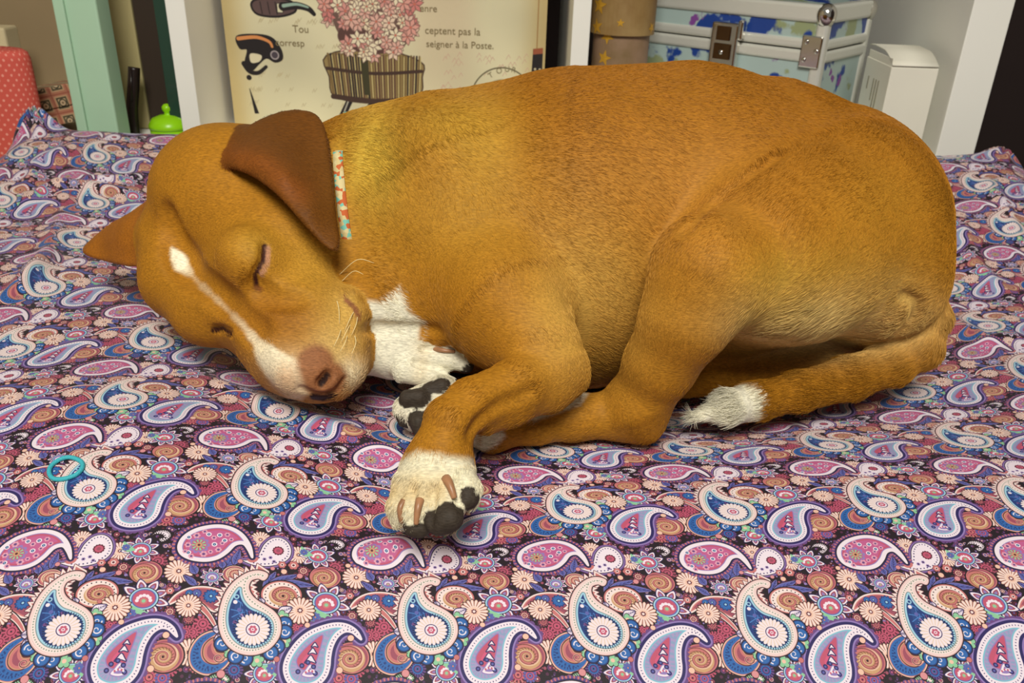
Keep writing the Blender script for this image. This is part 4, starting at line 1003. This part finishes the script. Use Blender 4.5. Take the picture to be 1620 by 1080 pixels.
    for k in range(150):
        a, q = rng.uniform(0, 6.28), math.sqrt(rng.random()); x, y = 585 + math.cos(a) * q * 82, 8 + math.sin(a) * q * 86
        col = rng.choice((srgb(236, 222, 190), srgb(232, 206, 180), srgb(214, 150, 140), srgb(224, 176, 160), srgb(232, 214, 180)))
        if abs(x - 585) > 55: col = rng.choice((srgb(206, 126, 120), srgb(222, 160, 146), srgb(226, 190, 170)))
        r = rng.uniform(10, 15) / 520; ph = rng.random() * 6; cx, cy = T(x, y)
        for m in range(6):
            t = ph + m * math.pi / 3; tip = (cx + math.cos(t) * r, cy + math.sin(t) * r); nx, ny = -math.sin(t) * r * .24, math.cos(t) * r * .24; mx, my = cx + math.cos(t) * r * .55, cy + math.sin(t) * r * .55
            R.poly([tip, (mx + nx, my + ny), (cx, cy), (mx - nx, my - ny)], [(.0016, srgb(110, 80, 72)), (0, col)])
        R.disc(cx, cy, r * .14, srgb(200, 110, 90))
    return R.a
M_CANVAS = bpy.data.materials.new('vintage_canvas_print'); M_CANVAS.use_nodes = True
def _mc():
    nt = M_CANVAS.node_tree; b = nt.nodes['Principled BSDF']; im = nt.nodes.new('ShaderNodeTexImage'); im.image = print_image('canvas_print', paint_canvas()); im.extension = 'EXTEND'
    nt.links.new(im.outputs[0], b.inputs['Base Color']); b.inputs['Roughness'].default_value = .7
    n = nt.nodes.new('ShaderNodeTexNoise'); n.inputs['Scale'].default_value = 500; tc = nt.nodes.new('ShaderNodeTexCoord'); nt.links.new(tc.outputs['Object'], n.inputs['Vector'])
    bp = nt.nodes.new('ShaderNodeBump'); bp.inputs['Strength'].default_value = .15; bp.inputs['Distance'].default_value = .001; nt.links.new(n.outputs['Fac'], bp.inputs['Height']); nt.links.new(bp.outputs['Normal'], b.inputs['Normal'])
_mc()
def build_canvas():
    Y0 = YS + .13; X0, X1 = px_X(361, 100, Y0), px_X(862, 100, Y0); w = X1 - X0; s = w / 1.0
    root = empty('canvas_picture', ((X0 + X1) / 2, Y0, SB)); tag(root, 'vintage canvas picture of a bicycle with a basket of pink blossoms standing in the shelf', 'picture')
    # canvas unit y 0..1 maps to z; photo row 100 at this plane fixes the height
    z100 = px_Z(611, 100, Y0); c = (100 + 330) / 520.0; ztop = z100 + c * w - SB
    h = w
    V = [(-w / 2, 0, ztop - h), (w / 2, 0, ztop - h), (w / 2, 0, ztop), (-w / 2, 0, ztop)]
    zb = 0.0
    vb = (zb - (ztop - h)) / h
    me = mesh_from('canvas_front', [(-w / 2, 0, zb), (w / 2, 0, zb), (w / 2, 0, ztop), (-w / 2, 0, ztop), (-w / 2, .022, zb), (w / 2, .022, zb), (w / 2, .022, ztop), (-w / 2, .022, ztop)],
                   [(0, 1, 2, 3), (1, 5, 6, 2), (5, 4, 7, 6), (4, 0, 3, 7), (3, 2, 6, 7), (4, 5, 1, 0)])
    uv = me.uv_layers.new(name='UVMap'); co = {0: (0, vb), 1: (1, vb), 2: (1, 1), 3: (0, 1), 4: (.01, vb), 5: (.99, vb), 6: (.99, 1), 7: (.01, 1)}
    for lp in me.loops: uv.data[lp.index].uv = co[lp.vertex_index]
    link('canvas_front', me, M_CANVAS, root)
    M_WOOD = material('stretcher_pine', lin(190, 150, 100), .7, vary=(20, .15))
    for (a, b, z0, z1) in ((-w / 2 + .004, -w / 2 + .034, zb + .004, ztop - .004), (w / 2 - .034, w / 2 - .004, zb + .004, ztop - .004), (-w / 2 + .034, w / 2 - .034, zb + .004, zb + .034), (-w / 2 + .034, w / 2 - .034, ztop - .034, ztop - .004)):
        box('stretcher_bar', a, b, .0225, .040, z0, z1, M_WOOD, root, bev=.001)
    inkc = material('faded_print_ink', lin(128, 112, 78), .8); ink2 = material('stamp_ink', lin(136, 124, 92), .8)
    def words(txt, x, y, size, mat, rot=0.0):
        p = at_y(x, y, Y0); cu = bpy.data.curves.new('printed_words', 'FONT'); cu.body = txt; cu.size = size; cu.extrude = .0001
        o = bpy.data.objects.new('printed_words', cu); COL.objects.link(o); dg = bpy.context.evaluated_depsgraph_get(); me = bpy.data.meshes.new_from_object(o.evaluated_get(dg)); bpy.data.objects.remove(o)
        me.transform(Matrix.Rotation(math.pi / 2, 4, 'X')); me.transform(Matrix.Rotation(rot, 4, 'Y')); q = link('printed_words', me, mat, root); q.location = (p[0] - root.location.x, -.0008, p[2] - root.location.z)
        return q
    words('enre', 664, 18, .016, inkc); words('Tou', 463, 51, .017, inkc); words('ceptent pas la', 672, 53, .017, inkc)
    words('corresp', 436, 72, .016, inkc); words('seigner \u00e0 la Poste.', 674, 74, .016, inkc)
    for ch, x, y, r in (('T', 775, 124, -.55), ('O', 786, 117, -.3), ('U', 798, 113, 0), ('R', 808, 113, .3)): words(ch, x, y, .013, ink2, r)
build_canvas()

# ---------------------------------------------------------------- aluminium case
M_ALU = material('brushed_aluminium', lin(224, 224, 214), .35, metal=.35, bump=(300, .1)); M_CHROME = material('chrome', lin(225, 222, 215), .12, metal=1.0)
def panel_material():
    m = bpy.data.materials.new('floral_case_panel'); m.use_nodes = True; nt = m.node_tree; b = nt.nodes['Principled BSDF']; b.inputs['Roughness'].default_value = .35
    tc = nt.nodes.new('ShaderNodeTexCoord'); base = None
    def layer(prev, scale, thr, col, off):
        mp = nt.nodes.new('ShaderNodeMapping'); mp.inputs['Location'].default_value = off; nt.links.new(tc.outputs['Object'], mp.inputs[0])
        n = nt.nodes.new('ShaderNodeTexNoise'); n.inputs['Scale'].default_value = scale; n.inputs['Detail'].default_value = 4; nt.links.new(mp.outputs[0], n.inputs['Vector'])
        r = nt.nodes.new('ShaderNodeValToRGB'); r.color_ramp.elements[0].position = thr; r.color_ramp.elements[1].position = thr + .03; nt.links.new(n.outputs['Fac'], r.inputs[0])
        mx = nt.nodes.new('ShaderNodeMix'); mx.data_type = 'RGBA'; nt.links.new(r.outputs[0], mx.inputs[0]); nt.links.new(prev, mx.inputs[6]); mx.inputs[7].default_value = col; return mx.outputs[2]
    c = nt.nodes.new('ShaderNodeRGB'); c.outputs[0].default_value = lin(170, 190, 186, 1); o = c.outputs[0]
    o = layer(o, 14, .56, lin(150, 160, 120, 1), (3, 1, 0)); o = layer(o, 13, .53, lin(34, 66, 142, 1), (0.4, 0, .35)); o = layer(o, 22, .64, lin(130, 74, 150, 1), (7, 2, 4))
    nt.links.new(o, b.inputs['Base Color']); return m
def build_case():
    a = math.radians(40); Yc = YS + .05; p = at_y(1314, 20, Yc); topz = px_Z(1314, 9, Yc); w, d = .375, .20; h = topz - SB
    root = empty('aluminium_case', (p[0], Yc, SB), -a); tag(root, 'silver aluminium case with blue and purple floral panels and clasps in the shelf', 'case')
    M_PAN = panel_material(); split = px_Z(1295, 82, Yc) - SB
    box('case_body', -w + .004, -.004, .004, d - .004, .0, split - .001, M_PAN, root, bev=.002); box('case_lid', -w + .004, -.004, .004, d - .004, split + .001, h - .001, M_PAN, root, bev=.002)
    e = .020
    for (x0, x1) in ((-w, -w + e), (-e, 0)):
        for (y0, y1) in ((0, e), (d - e, d)): box('corner_rail', x0, x1, y0, y1, .002, h - .02, M_ALU, root, bev=.006, seg=3)
    for y0 in (0, d - e):
        for (z0, z1) in ((h - .028, h), (split - .020, split - .001), (split + .001, split + .017), (0, .016)): box('edge_rail', -w + .012, -.012, y0 - .001, y0 + e, z0, z1, M_ALU, root, bev=.005, seg=3)
    for x0 in (-w, -e):
        for (z0, z1) in ((h - .028, h), (split - .020, split - .001), (split + .001, split + .017), (0, .016)): box('side_rail', x0 - .0005, x0 + e + .0005, .012, d - .012, z0, z1, M_ALU, root, bev=.005, seg=3)
    for x in (-w + .010, -.010):
        for y in (.010, d - .010):
            bm = bmesh.new(); bmesh.ops.create_uvsphere(bm, u_segments=20, v_segments=12, radius=.0165)
            for v in bm.verts:
                v.co.z = v.co.z if v.co.z > 0 else v.co.z * 1.4
                v.co += Vector((x, y, h - .014))
            link('corner_cap', from_bm('corner_cap', bm), M_CHROME, root, smooth=True)
    def bracket(x):
        o = box('corner_bracket', x - .017, x + .017, -.0045, .001, split - .027, split + .023, M_CHROME, root, bev=.002)
        for (dx, dz) in ((-.009, .013), (-.009, -.015), (.010, 0)):
            bm = bmesh.new(); bmesh.ops.create_uvsphere(bm, u_segments=10, v_segments=6, radius=.0042)
            for v in bm.verts: v.co = Vector((x + dx + v.co.x, -.0045 + v.co.y * .5, split + dz + v.co.z))
            link('rivet', from_bm('rivet', bm), M_CHROME, o, smooth=True)
    bracket(-w + .012); bracket(-.020)
    lx = -w * .46
    la = box('latch', lx - .026, lx + .026, -.014, .001, split - .052, split + .030, M_CHROME, root, bev=.004, seg=3)
    M_DK = material('latch_reflection_plate', lin(120, 92, 64), .25, metal=1.0)  # brown colour stands in for a reflection in the chrome latch
    box('latch_reflection_plate', lx - .016, lx + .016, -.0165, -.0135, split - .030, split - .004, M_DK, la, bev=.001); box('latch_reflection_plate', lx - .014, lx + .012, -.0165, -.0135, split + .001, split + .024, M_DK, la, bev=.001)
    bm = bmesh.new(); bmesh.ops.create_cone(bm, segments=14, radius1=.0045, radius2=.0035, depth=.004, cap_ends=True)
    for v in bm.verts: v.co = Vector((lx + v.co.x, -.0175 - v.co.z, split - .018 + v.co.y))
    link('keyhole', from_bm('keyhole', bm), M_CHROME, la, smooth=True)
    box('latch_loop', lx + .024, lx + .034, -.016, -.002, split + .004, split + .036, M_CHROME, la, bev=.003)
build_case()

# ---------------------------------------------------------------- small white carton
def build_carton():
    Yc = YS + .015; a = at_y(1411, 106, Yc); b = at_y(1486, 104, Yc); w = b[0] - a[0]; h = a[2] - SB; d = .12
    M = material('white_carton', lin(236, 232, 216), .6, vary=(10, .03)); MP = material('carton_print_grey', lin(150, 144, 124), .7)
    root = empty('white_carton', (a[0], Yc, SB), math.radians(-2)); tag(root, 'small plain white carton with tucked lid flap beside the aluminium case', 'box')
    box('carton_body', 0, w, 0, d, 0, h, M, root, bev=.0012)
    V, F = [], []; n = 10
    for i in range(n + 1):                                     # lid, lifted a little and rounded over its front tuck
        f = i / n; y = f * d; z = h + .0035 + .016 * math.sin(min(f * 2.2, 1) * math.pi / 2) + .004 * f - .003 * max(0, f - .8) * 5
        V += [(.001, y, z), (w - .001, y, z), (w - .001, y, z - .0022), (.001, y, z - .0022)]
    for i in range(n):
        q, r = i * 4, i * 4 + 4; F += [(q, q + 1, r + 1, r), (q + 1, q + 2, r + 2, r + 1), (q + 2, q + 3, r + 3, r + 2), (q + 3, q, r, r + 3)]
    F += [(3, 2, 1, 0), (n * 4, n * 4 + 1, n * 4 + 2, n * 4 + 3)]
    link('lid_flap', mesh_from('lid_flap', V, F), M, root, True)
    box('side_flap', .001, .003, .004, d - .004, h - .002, h + .012, M, root, bev=.0005)
    for k, (y, l) in enumerate(((.04, .050), (.052, .060), (.064, .035), (.09, .02))):
        box('printed_line', -.0006, .0004, y, y + .004, h * .82 - l, h * .82, MP, root, bev=0)
build_carton()

# ---------------------------------------------------------------- round hat box with stars
def build_round_box():
    Yc = YS + .15; p = at_y(982, 70, Yc); r = at_y(1030, 70, Yc)[0] - p[0]; zl = px_Z(985, 57, Yc - r) - SB; H = zl + .16
    def gift(name, c0, c1):
        m = material(name, lin(*c0), .55); nt = m.node_tree; b = nt.nodes['Principled BSDF']; tc = nt.nodes.new('ShaderNodeTexCoord'); n = nt.nodes.new('ShaderNodeTexNoise'); n.inputs['Scale'].default_value = 18; n.inputs['Detail'].default_value = 6
        nt.links.new(tc.outputs['Object'], n.inputs['Vector']); rp = nt.nodes.new('ShaderNodeValToRGB'); rp.color_ramp.elements[0].position = .35; rp.color_ramp.elements[1].position = .65; rp.color_ramp.elements[0].color = lin(*c0, 1); rp.color_ramp.elements[1].color = lin(*c1, 1)
        nt.links.new(n.outputs['Fac'], rp.inputs[0]); nt.links.new(rp.outputs[0], b.inputs['Base Color']); return m
    root = empty('round_gift_box', (p[0], Yc, SB)); tag(root, 'round brown gift box with gold stars and overlapping lid beside the middle divider', 'box')
    lathe('box_body', [(0.001, 0), (r - .004, 0), (r - .004, zl + .03)], 48, gift('mottled_brown_paper', (128, 104, 70), (158, 128, 104)), root, False)
    lid = lathe('box_lid', [(r + .001, zl), (r + .003, zl), (r + .003, H - .004), (r - .001, H), (0.001, H)], 48, gift('mottled_gold_paper', (132, 100, 54), (160, 132, 84)), root, False)
    MG = material('gold_star_print', lin(214, 164, 54), .4, metal=.3)
    for (x, y, s, q) in ((952, 8, .016, .2), (948, 42, .014, .5), (959, 58, .013, 1.0), (954, 92, .014, .1), (982, 36, .007, .3), (1030, 44, .010, .8)):
        Yq = Yc - math.sqrt(max(r * r - (at_y(x, y, Yc - r)[0] - p[0]) ** 2, 0.0002)); c = at_y(x, y, Yq); ang = math.atan2(c[0] - p[0], -(Yq - Yc)); R = r + (.0035 if c[2] - SB > zl else -.0035)
        V = []
        for k in range(10):
            rr = s if k % 2 == 0 else s * .42; t = q + k * math.pi / 5; th = ang + rr * math.cos(t) / R; z = c[2] - SB + rr * math.sin(t); V.append((R * math.sin(th), -R * math.cos(th), z))
        V = [(v[0] * 1.004, v[1] * 1.004, v[2]) for v in V] + [(R * 1.004 * math.sin(ang), -R * 1.004 * math.cos(ang), c[2] - SB)]
        o = link('gold_star', mesh_from('gold_star', V, [(k, (k + 1) % 10, 10) for k in range(10)]), MG, root)
build_round_box()

# ---------------------------------------------------------------- clutter at the left end
M_GREEN = material('pale_green_paint', lin(172, 206, 176), .5, vary=(5, .05))
def build_green_post():
    Y0 = YS - .050; x0, x1 = px_X(104, 100, Y0), px_X(168, 100, Y0)
    root = empty('painted_post', (x0, Y0, 0)); tag(root, 'pale green painted wooden post standing in front of the white shelf', 'post')
    w = x1 - x0; box('post_shaft', 0, w, 0, .045, 0, 1.3, M_GREEN, root, bev=.003); box('post_strip', .0, w * .26, -.006, -.0002, 0.0, 1.3, M_GREEN, root, bev=.002)
build_green_post()
def build_roll():
    Y0 = 1.366; p = at_y(22, 120, Y0); r = .040; top = px_Z(30, 78, Y0)
    M = bpy.data.materials.new('red_dotted_fabric'); M.use_nodes = True; nt = M.node_tree; b = nt.nodes['Principled BSDF']; b.inputs['Roughness'].default_value = .8
    uv = nt.nodes.new('ShaderNodeUVMap'); v = nt.nodes.new('ShaderNodeTexVoronoi'); v.inputs['Scale'].default_value = 1.0; v.inputs['Randomness'].default_value = 0.0
    mp = nt.nodes.new('ShaderNodeMapping'); mp.inputs['Scale'].default_value = (95, 95, 1); mp.inputs['Rotation'].default_value = (0, 0, .78); nt.links.new(uv.outputs[0], mp.inputs[0]); nt.links.new(mp.outputs[0], v.inputs['Vector'])
    r_ = nt.nodes.new('ShaderNodeValToRGB'); r_.color_ramp.elements[0].position = .16; r_.color_ramp.elements[1].position = .22; r_.color_ramp.elements[0].color = lin(232, 150, 132, 1); r_.color_ramp.elements[1].color = lin(206, 84, 70, 1)
    nt.links.new(v.outputs['Distance'], r_.inputs[0]); nt.links.new(r_.outputs[0], b.inputs['Base Color'])
    xr = px_X(58, 130, Y0); xc = xr - .078
    root = empty('fabric_bolt', (xc, Y0, 0)); tag(root, 'red fabric bolt with tiny white dots standing upright at the bed corner', 'fabric')
    def roll(name, R, ry, z1, mat, cx=0.0):
        prof = [(R * .97, 0.0), (R, .01), (R, z1 - .014), (R * .96, z1 - .004), (R * .86, z1), (R * .5, z1 - .004), (.001, z1 - .006)]; n = 40; V, F = [], []
        for (q, z) in prof:
            for k in range(n): t = 2 * math.pi * k / n; V.append((cx + q * math.cos(t), q * math.sin(t) * ry, z))
        for i in range(len(prof) - 1):
            for k in range(n): F.append((i * n + k, i * n + (k + 1) % n, (i + 1) * n + (k + 1) % n, (i + 1) * n + k))
        me = mesh_from(name, V, F); u = me.uv_layers.new(name='UVMap')
        for lp in me.loops:
            i, k = divmod(lp.vertex_index, n); u.data[lp.index].uv = (k / n * 2 * math.pi * R, V[lp.vertex_index][2] + (0 if i < 4 else R - prof[i][0]))
        return link(name, me, mat, root, True)
    roll('rolled_cloth', .075, .44, top, M)
build_roll()
def build_cream_box():
    Y0 = 1.60; x1 = px_X(8, 60, Y0); z1 = px_Z(10, 44, Y0); M = material('cream_cardboard', lin(216, 200, 160), .7, vary=(8, .05))
    root = empty('cream_box', (x1 - .16, Y0, SB)); tag(root, 'cream cardboard box behind the red dotted fabric bolt', 'box')
    box('box_body', 0, .16, 0, .04, 0, z1 - SB - .045, M, root, bev=.003); box('box_lid', -.003, .163, -.003, .043, z1 - SB - .046, z1 - SB, M, root, bev=.004)
build_cream_box()
def build_pattern_box():
    Y0 = YS + .045; M = bpy.data.materials.new('brown_medallion_paper'); M.use_nodes = True; nt = M.node_tree; b = nt.nodes['Principled BSDF']; b.inputs['Roughness'].default_value = .6
    N = 128; R = Raster(N, N, srgb(176, 118, 92)); DK = srgb(74, 70, 52)
    R.poly([(.14, .14), (.86, .14), (.86, .86), (.14, .86)], [(.02, srgb(196, 156, 120)), (-.02, srgb(176, 150, 112)), (-.06, DK), (-.14, srgb(190, 166, 128))])
    R.disc(.5, .5, .22, DK); R.disc(.5, .5, .15, srgb(196, 172, 136)); R.disc(.5, .5, .06, srgb(110, 90, 66)); R.line([(0, 0.02), (1, 0.02)], .05, srgb(150, 84, 66)); R.line([(0.02, 0), (0.02, 1)], .05, srgb(150, 84, 66))
    im = nt.nodes.new('ShaderNodeTexImage'); im.image = print_image('medallion_print', R.a); tc = nt.nodes.new('ShaderNodeTexCoord'); mp = nt.nodes.new('ShaderNodeMapping'); mp.inputs['Scale'].default_value = (33, 33, 33)
    nt.links.new(tc.outputs['Object'], mp.inputs[0]); sp = nt.nodes.new('ShaderNodeSeparateXYZ'); cb = nt.nodes.new('ShaderNodeCombineXYZ'); nt.links.new(mp.outputs[0], sp.inputs[0])
    ad = nt.nodes.new('ShaderNodeMath'); ad.operation = 'ADD'; nt.links.new(sp.outputs[0], ad.inputs[0]); nt.links.new(sp.outputs[1], ad.inputs[1]); nt.links.new(ad.outputs[0], cb.inputs[0]); nt.links.new(sp.outputs[2], cb.inputs[1]); nt.links.new(cb.outputs[0], im.inputs[0])
    nt.links.new(im.outputs[0], b.inputs['Base Color'])
    p = at_y(96, 170, Y0); root = empty('medallion_gift_box', (p[0], Y0, SB + .004)); root.rotation_euler = (0, math.radians(-13), 0)
    h = px_Z(85, 141, Y0) - SB
    box('box_body', -.065, .065, 0, .09, .012, h - .035, M, root, bev=.002); box('box_lid', -.067, .067, -.002, .092, h - .034, h, M, root, bev=.002)
    tag(root, 'brown gift box with square medallion pattern tilted behind the bed corner', 'box')
build_pattern_box()
def build_stand():
    # things in the narrow gap between the green post and the first white divider
    Y1 = YS + .10; M = material('beige_board', lin(176, 164, 116), .7, vary=(6, .12)); x0, x1 = px_X(172, 100, Y1), px_X(222, 100, Y1)
    o = box('beige_board', 0, x1 - x0, 0, .012, 0, .50, M, bev=.002); o.location = (x0, Y1, SB); tag(o, 'beige hardboard panel standing upright between the green post and white divider', 'board')
    Y2 = YS + .045; MB = material('black_plastic', lin(34, 24, 22), .3); root = empty('black_marker', (px_X(214, 150, Y2), Y2, SB)); z1 = px_Z(218, 108, Y2) - SB
    tag(root, 'glossy black pen standing upright against the beige panel', 'pen')
    pts = [(-.012, 0, 0), (-.010, 0, z1 * .35), (-.002, .004, z1 * .75), (.002, .008, z1)]
    tube('pen_barrel', [tuple(q) for q in spline(np.array(pts), 5, False)], .0095, 14, MB, root); tube('pen_clip', [(-.003, -.010, z1 * .55), (.001, -.004, z1 * .97)], .0016, 6, MB, root)
    Y3 = YS + .05; MD = material('dark_green_glass', lin(40, 66, 52), .15, coat=.4); xa, xb = px_X(256, 100, Y3), XL0 - .002
    o = box('dark_green_folder', 0, max(xb - xa, .008), 0, .26, 0, .52, MD, bev=.001); o.location = (xa, Y3, SB); tag(o, 'dark green folder standing against the first white divider', 'folder')
    Y5 = YS + .10; MX = material('dark_brown_filler', lin(52, 40, 30), .6); xa = px_X(224, 100, Y5); xb = px_X(258, 100, Y5)  # added dark filler, hides the bright shelf board to keep the gap dark
    o = box('dark_gap_filler', 0, xb - xa, 0, .20, 0, .52, MX, bev=.001); o.location = (xa, Y5, SB); tag(o, 'added dark brown filler darkening the gap between the beige panel and the dark green folder', 'folder')
    Y4 = YS + .02; ML = material('lime_plastic', lin(150, 214, 20), .3); p = at_y(255, 200, Y4); root = empty('lime_jar', (p[0], Y4 + .035, SB)); zc = px_Z(255, 190, Y4 + .035) - SB
    tag(root, 'lime green jar with a round knob on its lid beside the first white divider', 'jar')
    lathe('jar_body', [(.001, 0), (.028, 0), (.032, .006), (.032, zc - .012), (.030, zc - .010)], 32, ML, root)
    lathe('jar_lid', [(.0335, zc - .012), (.0335, zc - .006), (.027, zc + .004), (.014, zc + .009), (.006, zc + .010), (.0055, zc + .014), (.0085, zc + .018), (.0085, zc + .023), (.005, zc + .027), (.001, zc + .028)], 32, ML, root)
build_stand()
def build_mint_box():
    p = at_y(4, 308, 1.20); M = material('mint_plastic', lin(206, 222, 200), .4)
    root = empty('mint_storage_box', (p[0] - .13, 1.16, 0)); tag(root, 'pale mint storage box on the floor at the left edge of the bed', 'box')
    h = p[2]; box('box_body', 0, .10, 0, .12, 0, h - .05, M, root, bev=.004); box('box_lid', -.003, .103, -.003, .123, h - .05, h, M, root, bev=.004)
build_mint_box()

# ---------------------------------------------------------------- hair tie lying on the cover
def build_hair_tie():
    c = on_bed(105, 743); M = material('turquoise_elastic', lin(62, 178, 190), .6, bump=(900, .4)); pts = []
    e0, e1 = on_bed(80, 743), on_bed(131, 743); R = (e1[0] - e0[0]) / 2
    for k in range(48):
        a = 2 * math.pi * k / 48; x, y = c[0] + R * math.cos(a), c[1] + R * .92 * math.sin(a) * (1 + .06 * math.cos(3 * a)); pts.append((x - c[0], y - c[1], float(bed_z(x, y)) + ZREF + .0016 - c[2]))
    o = tube('hair_tie', pts, .0017, 10, M, closed=True); o.location = tuple(c); tag(o, 'thin turquoise elastic hair tie lying on the paisley cover', 'hair tie')
build_hair_tie()
